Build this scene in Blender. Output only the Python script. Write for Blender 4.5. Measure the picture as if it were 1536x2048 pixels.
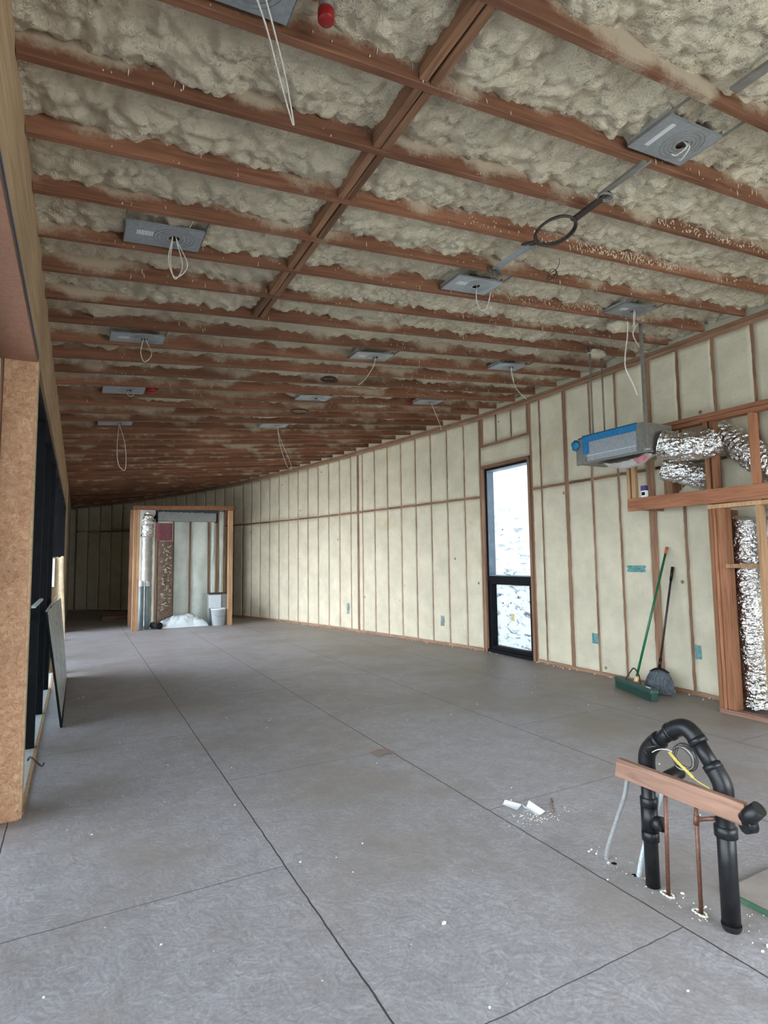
import bpy, math, random
from mathutils import Vector, Matrix, noise
random.seed(7)
scene = bpy.context.scene
for o in list(bpy.data.objects):
    bpy.data.objects.remove(o)
COL = scene.collection

# ------------------------------------------------------------------ camera
EYE_H = 1.45
def camera():
    f, cx, cy = 1141.85, 768.0, 1024.0
    def d(px, py): return Vector((px - cx, -(py - cy), -f)).normalized()
    Y = d(156, 1128); X = d(2910, 1092); X = (X - Y * X.dot(Y)).normalized(); Z = X.cross(Y)
    R = Matrix((X, Y, Z))            # world = R @ cam
    c = bpy.data.cameras.new('camera'); o = bpy.data.objects.new('camera', c); COL.objects.link(o)
    o.matrix_world = Matrix.Translation((0, 0, EYE_H)) @ R.to_4x4()
    c.sensor_fit = 'VERTICAL'; c.sensor_height = 36.0; c.lens = f * 36.0 / 2048.0
    c.clip_start = 0.02; c.clip_end = 300
    scene.camera = o
camera()

# ------------------------------------------------------------------ world, light, exposure
SKY_COL = (0.80, 0.90, 1.0); SKY_STR = 7.5
w = bpy.data.worlds.new('overcast_sky'); scene.world = w; w.use_nodes = True
wn = w.node_tree; bg = wn.nodes['Background']
tc = wn.nodes.new('ShaderNodeTexCoord'); sp = wn.nodes.new('ShaderNodeSeparateXYZ')
rp = wn.nodes.new('ShaderNodeValToRGB'); wn.links.new(tc.outputs['Generated'], sp.inputs[0])
wn.links.new(sp.outputs['Z'], rp.inputs[0]); wn.links.new(rp.outputs[0], bg.inputs[0])
rp.color_ramp.elements[0].position = 0.0; rp.color_ramp.elements[0].color = (0.79, 0.87, 0.95, 1)
rp.color_ramp.elements[1].position = 0.7; rp.color_ramp.elements[1].color = (*SKY_COL, 1)
bg.inputs[1].default_value = SKY_STR
def portal(name, loc, rot, sx, sy):
    l = bpy.data.lights.new(name, 'AREA'); l.shape = 'RECTANGLE'; l.size = sx; l.size_y = sy
    l.cycles.is_portal = True
    o = bpy.data.objects.new(name, l); COL.objects.link(o); o.location = loc; o.rotation_euler = rot
portal('window_portal', (-0.50, 9.1, 1.35), (0, math.radians(-90), 0), 2.7, 10.0)
portal('opening_portal', (-0.60, 1.2, 1.35), (0, math.radians(-90), 0), 2.7, 5.4)
portal('back_portal', (3.2, -2.55, 1.45), (math.radians(90), 0, 0), 4.4, 1.7)  # sky portal for the added opening behind the camera
vs = scene.view_settings
vs.view_transform = 'Standard'; vs.look = 'None'; vs.gamma = 1.0; vs.use_curve_mapping = False
vs.exposure = 1.04
scene.cycles.max_bounces = 12; scene.cycles.diffuse_bounces = 6

# ------------------------------------------------------------------ object bookkeeping
def tag(o, label=None, cat=None, group=None, kind=None):
    if label: o['label'] = label
    if cat: o['category'] = cat
    if group: o['group'] = group
    if kind: o['kind'] = kind
    return o
def empty(name, loc, label, cat, group=None, rz=0.0):
    o = bpy.data.objects.new(name, None); COL.objects.link(o); o.location = loc; o.rotation_euler = (0, 0, rz)
    o.empty_display_size = 0.1
    return tag(o, label, cat, group)

class MB:
    def __init__(s): s.v = []; s.f = []; s.sm = []
    def quadstrip(s, a, b, smooth=False):
        pass
    def box(s, a, b, rot=None, org=None):
        x0, y0, z0 = a; x1, y1, z1 = b
        n = len(s.v)
        P = [Vector(p) for p in ((x0,y0,z0),(x1,y0,z0),(x1,y1,z0),(x0,y1,z0),(x0,y0,z1),(x1,y0,z1),(x1,y1,z1),(x0,y1,z1))]
        if rot is not None:
            org = Vector(org or (0,0,0)); P = [rot @ (p - org) + org for p in P]
        s.v += P
        s.f += [[n+i for i in q] for q in ((0,3,2,1),(4,5,6,7),(0,1,5,4),(1,2,6,5),(2,3,7,6),(3,0,4,7))]
        s.sm += [False]*6
        return s
    def hexa(s, P):
        n = len(s.v); s.v += [Vector(p) for p in P]
        s.f += [[n+i for i in q] for q in ((0,3,2,1),(4,5,6,7),(0,1,5,4),(1,2,6,5),(2,3,7,6),(3,0,4,7))]
        s.sm += [False]*6
        return s
    def beam(s, p, q, w, h, up=(0,0,1)):
        p = Vector(p); q = Vector(q); d = (q-p).normalized(); up = Vector(up)
        side = d.cross(up).normalized(); up = side.cross(d).normalized()
        a, b = side*w/2, up*h/2
        return s.hexa([p-a-b, p+a-b, q+a-b, q-a-b, p-a+b, p+a+b, q+a+b, q-a+b])
    def tube(s, pts, r, seg=10, caps=True, smooth=True, closed=False):
        pts = [Vector(p) for p in pts]; n = len(pts)
        rs = r if isinstance(r, (list, tuple)) else [r]*n
        base = len(s.v); prev = None
        for i, p in enumerate(pts):
            if closed: t = pts[(i+1) % n] - pts[i-1]
            else: t = pts[min(i+1, n-1)] - pts[max(i-1, 0)]
            t.normalize()
            if prev is None:
                u = t.orthogonal().normalized()
            else:
                u = prev - t * prev.dot(t)
                u = u.normalized() if u.length > 1e-6 else t.orthogonal().normalized()
            prev = u; v = t.cross(u)
            for k in range(seg):
                a = 2*math.pi*k/seg
                s.v.append(p + (u*math.cos(a) + v*math.sin(a))*rs[i])
        rng = n if closed else n-1
        for i in range(rng):
            for k in range(seg):
                a = base+i*seg+k; b = base+i*seg+(k+1) % seg
                j = (i+1) % n
                c = base+j*seg+(k+1) % seg; d = base+j*seg+k
                s.f.append([a, b, c, d]); s.sm.append(smooth)
        if caps and not closed:
            s.f.append([base+k for k in range(seg)][::-1]); s.sm.append(False)
            s.f.append([base+(n-1)*seg+k for k in range(seg)]); s.sm.append(False)
        return s
    def lathe(s, prof, c=(0,0,0), seg=24, smooth=True):
        c = Vector(c); base = len(s.v)
        for (r, z) in prof:
            for k in range(seg):
                a = 2*math.pi*k/seg
                s.v.append(c + Vector((r*math.cos(a), r*math.sin(a), z)))
        for i in range(len(prof)-1):
            for k in range(seg):
                s.f.append([base+i*seg+k, base+i*seg+(k+1) % seg, base+(i+1)*seg+(k+1) % seg, base+(i+1)*seg+k]); s.sm.append(smooth)
        return s
    def grid(s, fn, nu, nv, smooth=True, flip=False):
        base = len(s.v)
        for j in range(nv+1):
            for i in range(nu+1):
                s.v.append(Vector(fn(i/nu, j/nv)))
        for j in range(nv):
            for i in range(nu):
                a = base+j*(nu+1)+i; q = [a, a+1, a+nu+2, a+nu+1]
                s.f.append(q[::-1] if flip else q); s.sm.append(smooth)
        return s
    def build(s, name, m, parent=None, loc=None, label=None, cat=None, group=None, kind=None, bevel=0):
        me = bpy.data.meshes.new(name)
        me.from_pydata([tuple(v) for v in s.v], [], s.f)
        me.polygons.foreach_set('use_smooth', s.sm); me.materials.append(m); me.update()
        o = bpy.data.objects.new(name, me); COL.objects.link(o)
        if loc: o.location = loc
        if parent is not None: o.parent = parent
        if bevel:
            b = o.modifiers.new('bevel', 'BEVEL'); b.width = bevel; b.segments = 2; b.limit_method = 'ANGLE'
        return tag(o, label, cat, group, kind)

def curve_pts(pts, n=8, closed=False):
    """Catmull-Rom through the points"""
    P = [Vector(p) for p in pts]; out = []
    m = len(P)
    for i in range(m if closed else m-1):
        if closed: a, b, c, d = P[i-1], P[i], P[(i+1) % m], P[(i+2) % m]
        else: a, b, c, d = P[max(i-1,0)], P[i], P[i+1], P[min(i+2, m-1)]
        for k in range(n):
            t = k/n
            out.append(0.5*((2*b)+(-a+c)*t+(2*a-5*b+4*c-d)*t*t+(-a+3*b-3*c+d)*t**3))
    if not closed: out.append(P[-1])
    return out
def sub(o, dup_children=True):
    pass

# ------------------------------------------------------------------ materials
def mat(name, col=(0.5,0.5,0.5), rough=0.6, metal=0.0, spec=0.5):
    m = bpy.data.materials.new(name); m.use_nodes = True
    b = m.node_tree.nodes['Principled BSDF']
    b.inputs['Base Color'].default_value = (*col, 1); b.inputs['Roughness'].default_value = rough
    b.inputs['Metallic'].default_value = metal
    b.inputs['Specular IOR Level'].default_value = spec
    return m
class NT:
    def __init__(s, m): s.t = m.node_tree; s.b = s.t.nodes['Principled BSDF']
    def n(s, kind, **kw):
        x = s.t.nodes.new('ShaderNode'+kind)
        for k, v in kw.items():
            if k in ('operation','blend_type','data_type','feature','distance','vector_type','noise_dimensions','voronoi_dimensions','bands_direction','wave_type','clamp','use_clamp','interpolation_type','offset','offset_frequency','squash'):
                setattr(x, k, v)
        return x
    def l(s, a, b): s.t.links.new(a, b)
    def coord(s, kind='Object', scale=(1,1,1), rot=(0,0,0), loc=(0,0,0)):
        c = s.n('TexCoord'); mp = s.n('Mapping'); s.l(c.outputs[kind], mp.inputs[0])
        mp.inputs['Scale'].default_value = scale; mp.inputs['Rotation'].default_value = rot; mp.inputs['Location'].default_value = loc
        return mp.outputs[0]
    def noise(s, vec, scale=5, detail=4, rough=0.5, dist=0.0):
        x = s.n('TexNoise'); s.l(vec, x.inputs['Vector']); x.inputs['Scale'].default_value = scale
        x.inputs['Detail'].default_value = detail; x.inputs['Roughness'].default_value = rough; x.inputs['Distortion'].default_value = dist
        return x.outputs['Fac']
    def ramp(s, fac, stops):
        r = s.n('ValToRGB'); s.l(fac, r.inputs[0]); e = r.color_ramp.elements
        while len(e) < len(stops): e.new(0.5)
        for k, (p, c) in enumerate(stops):
            e[k].position = p; e[k].color = (*c, 1) if len(c) == 3 else c
        return r.outputs[0]
    def mix(s, fac, a, b, mode='MIX'):
        x = s.n('Mix', data_type='RGBA'); x.blend_type = mode
        if isinstance(fac, (int, float)): x.inputs[0].default_value = fac
        else: s.l(fac, x.inputs[0])
        for sock, v in ((x.inputs[6], a), (x.inputs[7], b)):
            if isinstance(v, tuple): sock.default_value = (*v, 1)
            else: s.l(v, sock)
        return x.outputs[2]
    def math(s, op, a, b=0.0, clamp=False):
        x = s.n('Math', operation=op); x.use_clamp = clamp
        for sock, v in ((x.inputs[0], a), (x.inputs[1], b)):
            if isinstance(v, (int, float)): sock.default_value = v
            else: s.l(v, sock)
        return x.outputs[0]
    def maprange(s, v, a, b, c=0.0, d=1.0):
        x = s.n('MapRange'); x.interpolation_type = 'SMOOTHSTEP'; s.l(v, x.inputs[0])
        for k, q in zip((1,2,3,4), (a,b,c,d)): x.inputs[k].default_value = q
        return x.outputs[0]
    def bump(s, h, dist=0.01, strength=1.0, chain=None):
        x = s.n('Bump'); s.l(h, x.inputs['Height']); x.inputs['Distance'].default_value = dist; x.inputs['Strength'].default_value = strength
        if chain is not None: s.l(chain, x.inputs['Normal'])
        return x.outputs[0]
    def out(s, col=None, rough=None, normal=None):
        if col is not None: s.l(col, s.b.inputs['Base Color'])
        if rough is not None: s.l(rough, s.b.inputs['Roughness'])
        if normal is not None: s.l(normal, s.b.inputs['Normal'])

FOAM = (0.70, 0.615, 0.465)
def wood(name, axis, c1, c2, overspray=False, rough=0.65):
    m = mat(name, rough=rough, spec=0.25); t = NT(m)
    sc = [22, 22, 22]; sc['xyz'.index(axis)] = 1.3
    info = t.n('ObjectInfo')
    c = t.n('TexCoord'); mp = t.n('Mapping'); t.l(c.outputs['Object'], mp.inputs[0]); mp.inputs['Scale'].default_value = sc
    add = t.n('VectorMath', operation='ADD'); t.l(mp.outputs[0], add.inputs[0])
    mul = t.math('MULTIPLY', info.outputs['Random'], 37.0); cmb = t.n('CombineXYZ')
    for k in range(3): t.l(mul, cmb.inputs[k])
    t.l(cmb.outputs[0], add.inputs[1])
    f = t.noise(add.outputs[0], 1.6, 6, 0.62, 0.6)
    col = t.ramp(f, [(0.28, c1), (0.52, c2), (0.75, tuple(min(1, x*1.35) for x in c2))])
    big = t.noise(t.coord('Object', (1,1,1)), 1.1, 2, 0.5)
    col = t.mix(t.maprange(big, 0.3, 0.75, 0.0, 0.35), col, tuple(x*0.55 for x in c1))
    hue = t.math('ADD', t.math('MULTIPLY', info.outputs['Random'], 0.5), 0.75)
    vm = t.n('VectorMath', operation='SCALE'); t.l(col, vm.inputs[0]); t.l(hue, vm.inputs[3]); col = vm.outputs[0]
    if overspray:
        sx = t.n('SeparateXYZ'); t.l(c.outputs['Object'], sx.inputs[0])
        add2 = t.n('VectorMath', operation='ADD'); t.l(c.outputs['Object'], add2.inputs[0]); t.l(cmb.outputs[0], add2.inputs[1])
        n1 = t.noise(add2.outputs[0], 2.2, 3, 0.6); n2 = t.noise(add2.outputs[0], 60, 2, 0.6)
        h = t.math('ADD', sx.outputs['Z'], t.math('MULTIPLY', t.math('SUBTRACT', n1, 0.525), 0.42))
        h = t.math('ADD', h, t.math('MULTIPLY', t.math('SUBTRACT', n2, 0.5), 0.07))
        k = t.maprange(h, 0.03, 0.115, 0.0, 0.62)
        col = t.mix(k, col, tuple(x*0.8 for x in FOAM))
    t.out(col, None, t.bump(f, 0.002, 0.5))
    return m
RAFTER = wood('joist_wood', 'x', (0.12,0.048,0.026), (0.235,0.106,0.060), True)
BLOCK = wood('blocking_wood', 'y', (0.12,0.055,0.03), (0.25,0.13,0.075))
STUD = wood('stud_wood', 'z', (0.17,0.085,0.05), (0.30,0.17,0.105))
REDSTUD = wood('closet_wood', 'z', (0.18,0.066,0.03), (0.31,0.138,0.072))
REDBEAM = wood('soffit_wood', 'y', (0.18,0.062,0.03), (0.33,0.14,0.075))
PALESTUD = wood('pale_stud_wood', 'z', (0.30,0.16,0.08), (0.47,0.28,0.155))
PLATE = wood('plate_wood', 'y', (0.16,0.085,0.05), (0.30,0.17,0.105))
HEADER = wood('header_wood', 'y', (0.40,0.265,0.15), (0.56,0.40,0.25))
BOARD = wood('pink_board_wood', 'y', (0.085,0.042,0.03), (0.25,0.14,0.10))
BLOCKX = wood('short_blocking_wood', 'x', (0.17,0.085,0.05), (0.30,0.17,0.105))

def foam_mat(name, col, bumpd, spots=False, scale=1.0):
    m = mat(name, rough=0.85, spec=0.15); t = NT(m); v = t.coord('Object')
    n = t.noise(v, 3.0, 5, 0.6); n2 = t.noise(v, 45*scale, 4, 0.6); n3 = t.noise(v, 160*scale, 3, 0.6)
    c = t.ramp(n, [(0.3, tuple(x*0.86 for x in col)), (0.7, tuple(min(1, x*1.1) for x in col))])
    c = t.mix(t.maprange(n2, 0.25, 0.42, 0.35, 0.0), c, tuple(x*0.62 for x in col))
    if spots:
        vo = t.n('TexVoronoi'); t.l(v, vo.inputs['Vector']); vo.inputs['Scale'].default_value = 3.0
        k = t.math('MULTIPLY', t.maprange(vo.outputs['Distance'], 0.03, 0.09, 1.0, 0.0), t.maprange(t.noise(v, 2.0, 2), 0.5, 0.6))
        c = t.mix(k, c, (0.20, 0.15, 0.07))
        st = t.noise(t.coord('Object', (1,1,1)), 1.3, 3, 0.65, 0.5)
        c = t.mix(t.maprange(st, 0.60, 0.78, 0.0, 0.45), c, (0.50, 0.40, 0.20))
    b1 = t.bump(n2, bumpd, 0.9); b2 = t.bump(n3, bumpd*0.35, 0.7, b1)
    t.out(c, None, b2)
    return m
CFOAM = foam_mat('ceiling_foam', FOAM, 0.03)
WFOAM = foam_mat('wall_foam', (0.62, 0.56, 0.43), 0.004, True, 0.6)
DAYLIT_FOAM = foam_mat('daylit_closet_foam', (0.74, 0.80, 0.74), 0.006)  # cyan daylight on the closet foam is put into its colour
CRUMB = mat('foam_crumb', (0.72,0.68,0.56), 0.8)
DRIP = mat('foam_drip', (0.72,0.62,0.46), 0.7)

def floor_mat():
    m = mat('subfloor_strand_board', rough=0.5, spec=0.35); t = NT(m)
    base = t.coord('Object')
    vo = t.n('TexVoronoi'); t.l(base, vo.inputs['Vector']); vo.inputs['Scale'].default_value = 16.0
    def flakes(rotmul, sc):
        ang = t.math('MULTIPLY', vo.outputs['Color'], rotmul)
        r = t.n('VectorRotate'); t.l(base, r.inputs['Vector']); t.l(ang, r.inputs['Angle'])
        mp = t.n('Mapping'); t.l(r.outputs[0], mp.inputs[0]); mp.inputs['Scale'].default_value = sc
        return t.noise(mp.outputs[0], 1.0, 4, 0.65)
    sepc = t.n('SeparateColor'); t.l(vo.outputs['Color'], sepc.inputs[0])
    def flk(chan, mul, sc, off):
        ang = t.math('ADD', t.math('MULTIPLY', sepc.outputs[chan], mul), off)
        r = t.n('VectorRotate'); t.l(base, r.inputs['Vector']); t.l(ang, r.inputs['Angle'])
        mp = t.n('Mapping'); t.l(r.outputs[0], mp.inputs[0]); mp.inputs['Scale'].default_value = sc
        return t.noise(mp.outputs[0], 1.0, 4, 0.65)
    f1 = flk(0, 1.6, (7, 60, 1), 0.0); f2 = flk(1, 2.4, (12, 95, 1), 1.2)
    gr = t.noise(base, 70, 4, 0.7)
    f = t.math('ADD', t.math('ADD', t.math('MULTIPLY', f1, 0.42), t.math('MULTIPLY', f2, 0.30)), t.math('MULTIPLY', gr, 0.28))
    col = t.ramp(f, [(0.36, (0.205,0.185,0.20)), (0.5, (0.325,0.312,0.33)), (0.64, (0.475,0.462,0.49))])
    big = t.noise(base, 0.9, 4, 0.6)
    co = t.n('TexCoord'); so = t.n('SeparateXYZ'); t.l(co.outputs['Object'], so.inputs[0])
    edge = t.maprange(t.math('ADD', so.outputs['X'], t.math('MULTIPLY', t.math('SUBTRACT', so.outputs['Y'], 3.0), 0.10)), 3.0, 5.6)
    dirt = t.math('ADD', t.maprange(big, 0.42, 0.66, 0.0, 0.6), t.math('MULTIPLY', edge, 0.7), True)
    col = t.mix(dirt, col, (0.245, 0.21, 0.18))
    med = t.noise(base, 6, 4, 0.65)
    col = t.mix(t.maprange(med, 0.3, 0.7, 0.30, 0.0), col, (0.19, 0.165, 0.17))
    # sheet joints
    c = t.n('TexCoord'); sx = t.n('SeparateXYZ'); t.l(c.outputs['Object'], sx.inputs[0])
    wob = t.math('MULTIPLY', t.math('SUBTRACT', t.noise(base, 9, 3), 0.5), 0.012)
    u = t.math('ADD', t.math('SUBTRACT', sx.outputs['Y'], 1.546), wob)
    vv = t.math('SUBTRACT', t.math('ADD', sx.outputs['X'], wob), 0.914)
    row = t.math('FLOOR', t.math('DIVIDE', vv, 1.222))
    par = t.math('ABSOLUTE', t.math('MODULO', row, 2.0))
    uu = t.math('ADD', u, t.math('MULTIPLY', par, 1.21))
    du = t.math('PINGPONG', uu, 1.21); dv = t.math('PINGPONG', vv, 0.611)
    lv = t.maprange(dv, 0.0022, 0.0050, 1.0, 0.0)
    du = t.math('ABSOLUTE', du); lu = t.maprange(du, 0.0012, 0.0035, 0.85, 0.0)
    seam = t.math('MAXIMUM', lv, lu)
    col = t.mix(seam, col, (0.055, 0.050, 0.050))
    hgt = t.math('SUBTRACT', t.math('MULTIPLY', f, 0.25), seam)
    rg = t.ramp(f, [(0.3, (0.38,)*3), (0.7, (0.62,)*3)])
    t.out(col, rg, t.bump(hgt, 0.004, 0.5))
    return m
FLOOR = floor_mat()

def osb_mat(name, c1, c2, c3):
    m = mat(name, rough=0.6, spec=0.3); t = NT(m); base = t.coord('Object')
    vo = t.n('TexVoronoi'); t.l(base, vo.inputs['Vector']); vo.inputs['Scale'].default_value = 34.0
    sepc = t.n('SeparateColor'); t.l(vo.outputs['Color'], sepc.inputs[0])
    r = t.n('VectorRotate'); r.inputs['Axis'].default_value = (0,1,0); t.l(base, r.inputs['Vector']); t.l(t.math('MULTIPLY', sepc.outputs[0], 6.0), r.inputs['Angle'])
    mp = t.n('Mapping'); t.l(r.outputs[0], mp.inputs[0]); mp.inputs['Scale'].default_value = (18, 20, 110)
    f = t.noise(mp.outputs[0], 1.0, 4, 0.6)
    g = t.math('ADD', t.math('MULTIPLY', f, 0.55), t.math('ADD', t.math('MULTIPLY', sepc.outputs[1], 0.08), t.math('MULTIPLY', t.noise(base, 26, 5, 0.7, 1.0), 0.37)))
    col = t.ramp(g, [(0.3, c1), (0.5, c2), (0.72, c3)])
    sp_ = t.noise(base, 55, 3, 0.6); col = t.mix(t.maprange(sp_, 0.66, 0.72, 0.0, 0.7), col, tuple(x*0.35 for x in c1))
    b = t.noise(base, 2.5, 3); col = t.mix(t.maprange(b, 0.45, 0.7, 0.0, 0.4), col, tuple(x*0.9 for x in c1))
    t.out(col, None, t.bump(g, 0.003, 0.5)); return m
OSB = osb_mat('strand_board_tan', (0.27,0.125,0.06), (0.52,0.29,0.165), (0.76,0.52,0.33))
PINKPLY = osb_mat('pinkish_ply', (0.32,0.155,0.10), (0.40,0.205,0.14), (0.46,0.25,0.175))

def noisy(name, c1, c2, scale=30, rough=0.5, metal=0.0, bumpd=0.0, spec=0.5, stretch=(1,1,1)):
    m = mat(name, c1, rough, metal, spec); t = NT(m); v = t.coord('Object', stretch)
    n = t.noise(v, scale, 4, 0.6)
    t.out(t.ramp(n, [(0.3, c1), (0.7, c2)]), None, t.bump(n, bumpd, 0.6) if bumpd else None)
    return m
GALV = noisy('galvanised_steel', (0.30,0.33,0.36), (0.42,0.45,0.48), 40, 0.42, 0.55)
GALVD = noisy('dull_steel', (0.15,0.14,0.125), (0.23,0.215,0.19), 25, 0.5, 0.15)
BLACKP = noisy('black_abs_plastic', (0.006,0.006,0.007), (0.014,0.014,0.016), 30, 0.36, 0.0, 0.0004, 0.3)
BLACKF = noisy('black_window_frame', (0.0025,0.003,0.004), (0.006,0.007,0.009), 12, 0.6, spec=0.12)
BLACKM = noisy('black_metal', (0.015,0.012,0.012), (0.05,0.035,0.03), 60, 0.5)
COPPER = noisy('tarnished_copper', (0.10,0.045,0.03), (0.20,0.085,0.055), 60, 0.5, 0.35)
WHITEW = noisy('white_cable', (0.62,0.58,0.52), (0.75,0.72,0.66), 50, 0.5)
GREYC = noisy('grey_conduit', (0.33,0.33,0.32), (0.48,0.49,0.49), 90, 0.45, 0.5)
CORR = noisy('corrugated_conduit', (0.40,0.45,0.47), (0.60,0.66,0.68), 90, 0.45, 0.3)
RED = noisy('red_plastic', (0.22,0.006,0.008), (0.32,0.01,0.012), 40, 0.4)
ORANGE = noisy('orange_pipe', (0.45,0.10,0.03), (0.6,0.16,0.06), 30, 0.45)
BLUETAPE = noisy('blue_masking_tape', (0.005,0.12,0.30), (0.01,0.20,0.44), 40, 0.6, 0, 0.002)
BLUELINE = noisy('dark_blue_tape', (0.02,0.045,0.09), (0.04,0.075,0.14), 40, 0.6)
TEAL = noisy('teal_plastic', (0.015,0.15,0.17), (0.20,0.38,0.37), 18, 0.6)
FADED = noisy('faded_teal_plastic', (0.10,0.18,0.17), (0.34,0.38,0.33), 12, 0.7)
GREEN = noisy('green_paint', (0.005,0.10,0.04), (0.01,0.15,0.065), 30, 0.35)
DKGREEN = noisy('dark_green_plastic', (0.015,0.05,0.042), (0.04,0.09,0.075), 30, 0.5)
BRISTLE = noisy('dark_bristle', (0.02,0.025,0.03), (0.13,0.15,0.17), 9, 0.7, 0, 0.006, 0.3, (12,12,0.5))
YELLOW = noisy('yellow_plastic', (0.50,0.40,0.08), (0.62,0.52,0.14), 30, 0.5)
PAPER = noisy('white_paper', (0.78,0.80,0.82), (0.9,0.9,0.9), 10, 0.7)
KRAFT = noisy('kraft_paper', (0.26,0.19,0.11), (0.40,0.31,0.20), 12, 0.7, 0, 0.004)
WHITEP = noisy('white_plastic', (0.60,0.68,0.72), (0.72,0.78,0.80), 6, 0.45, 0, 0.0)
TARP = noisy('white_tarp', (0.60,0.70,0.76), (0.78,0.84,0.87), 5, 0.5, 0, 0.01)
PINKW = noisy('pink_wrap', (0.22,0.07,0.085), (0.32,0.11,0.13), 20, 0.7)
CLEARP = noisy('milky_plastic', (0.42,0.40,0.38), (0.62,0.60,0.58), 9, 0.3, 0, 0.006)
GREYPANEL = noisy('grey_panel', (0.20,0.21,0.205), (0.30,0.31,0.30), 3, 0.45)
PURPLE = noisy('purple_print', (0.05,0.02,0.12), (0.08,0.03,0.18), 30, 0.5)
GREYPVC = noisy('blue_grey_pvc', (0.18,0.25,0.28), (0.26,0.33,0.36), 10, 0.4)
TANDUCT = noisy('tan_duct', (0.30,0.28,0.25), (0.45,0.43,0.40), 8, 0.5, 0.4, 0.01)
BARE = noisy('bare_masonry', (0.16,0.10,0.07), (0.30,0.22,0.17), 25, 0.8, 0, 0.01)
EARTH = noisy('outside_ground', (0.40,0.39,0.36), (0.52,0.51,0.48), 1.5, 0.9)
STUCCO = noisy('outside_white_wall', (0.75,0.76,0.76), (0.85,0.86,0.86), 2, 0.9)
BACKING = noisy('wall_backing', (0.10,0.07,0.045), (0.16,0.11,0.075), 6, 0.9)

def foil_mat():
    m = mat('crinkled_foil', (0.85,0.84,0.83), 0.13, 1.0); t = NT(m); v = t.coord('Object')
    vo = t.n('TexVoronoi'); t.l(t.coord('Object', (1,1,2.2)), vo.inputs['Vector']); vo.inputs['Scale'].default_value = 15
    n = t.noise(v, 17, 3, 0.5, 1.6)
    b1 = t.bump(vo.outputs['Distance'], 0.02, 0.7); b2 = t.bump(n, 0.028, 0.9, b1)
    t.out(t.ramp(t.noise(v, 5, 3), [(0.3, (0.66,0.64,0.62)), (0.7, (0.85,0.85,0.86))]), None, b2); return m
FOIL = foil_mat()

def film_mat():
    m = bpy.data.materials.new('frosted_protective_film'); m.use_nodes = True
    nt = m.node_tree; t = NT(m); v = t.coord('Object')
    st = t.noise(t.coord('Object', (1, 3.5, 9.0), (0.25, 0, 0)), 1.6, 5, 0.65, 0.8)
    sx = t.n('SeparateXYZ'); t.l(t.coord('Object'), sx.inputs[0])
    k = t.math('MULTIPLY', t.maprange(st, 0.50, 0.68, 0.0, 0.8), t.maprange(sx.outputs['Z'], 2.7, 0.6, 0.25, 1.0))
    col = t.mix(k, (0.53, 0.555, 0.565), (0.12, 0.135, 0.155))
    vo = t.n('TexVoronoi'); t.l(v, vo.inputs['Vector']); vo.inputs['Scale'].default_value = 4.6
    dot = t.maprange(vo.outputs['Distance'], 0.055, 0.075, 1.0, 0.0)
    col = t.mix(dot, col, (0.01, 0.01, 0.012))
    tr = t.n('BsdfTranslucent'); t.l(col, tr.inputs[0]); df = t.n('BsdfDiffuse'); t.l(col, df.inputs[0])
    mx = t.n('MixShader'); mx.inputs[0].default_value = 0.25; t.l(tr.outputs[0], mx.inputs[1]); t.l(df.outputs[0], mx.inputs[2])
    t.l(mx.outputs[0], nt.nodes['Material Output'].inputs[0]); return m
FILM = film_mat()
def sticker_mat():
    m = mat('printed_sticker', (0.75,0.75,0.75), 0.5); t = NT(m)
    n = t.noise(t.coord('Object', (1, 0, 0)), 160, 1, 0.5)
    t.out(t.ramp(n, [(0.5, (0.66,0.68,0.70)), (0.62, (0.42,0.43,0.45))])); return m
STICKER = sticker_mat()

# ------------------------------------------------------------------ room frame
SL = 0.0901                                             # the roof rises to the right
def zr(x): return 3.789 + SL * (x - 5.7275)             # underside of the ceiling joists
XL = -0.247                                             # room face of the left wall
# room face of the right wall: straight, then bending left
CURVE = [(-2.6,5.73),(0,5.73),(3,5.73),(5.5,5.73),(6.3,5.728),(7.25,5.70),(7.69,5.645),(8.42,5.515),(9.25,5.355),(10.05,5.20),(10.92,5.03),(11.74,4.85),(12.55,4.65),(13.35,4.44),(14.12,4.20),(14.90,3.94),(15.25,3.82)]
th, px_, py_ = 0.36, 3.82, 15.25
while px_ > -0.5:
    th += 0.5/11.5; px_ -= 0.5*math.sin(th); py_ += 0.5*math.cos(th); CURVE.append((py_, px_))
pts = curve_pts([(x, y, 0) for (y, x) in CURVE], 10)
cum = [0.0]
for a, b in zip(pts, pts[1:]): cum.append(cum[-1] + (b-a).length)
def wall_at(s):
    s = max(0.0, min(s, cum[-1]-1e-4)); lo, hi = 0, len(cum)-1
    while hi-lo > 1:
        m_ = (lo+hi)//2
        if cum[m_] <= s: lo = m_
        else: hi = m_
    t = (s-cum[lo])/(cum[hi]-cum[lo]); p = pts[lo].lerp(pts[hi], t); d = (pts[hi]-pts[lo]).normalized()
    return p, d, Vector((-d.y, d.x, 0))                 # point, along, inward normal
def s_of_y(y):
    lo, hi = 0.0, cum[-1]
    for _ in range(50):
        m_ = (lo+hi)/2
        if wall_at(m_)[0].y < y: lo = m_
        else: hi = m_
    return lo
def x_wall(y): return wall_at(s_of_y(y))[0].x
YEND = pts[-1].y
def zr_at(p): return zr(p.x)

# floor
fl = MB(); fl.box((-0.62, -2.6, -0.05), (6.2, YEND+0.6, 0.0))
fl.build('floor', FLOOR, kind='structure')
g = MB(); g.box((-60, -60, -0.9), (60, 90, -0.5)); g.build('outside_ground', EARTH, kind='structure')  # unseen ground, kept pale to bounce daylight up to the ceiling
g = MB(); g.box((9.5, -6, -0.5), (9.7, 20, 3.2)); g.build('outside_wall', STUCCO, kind='structure')

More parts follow.
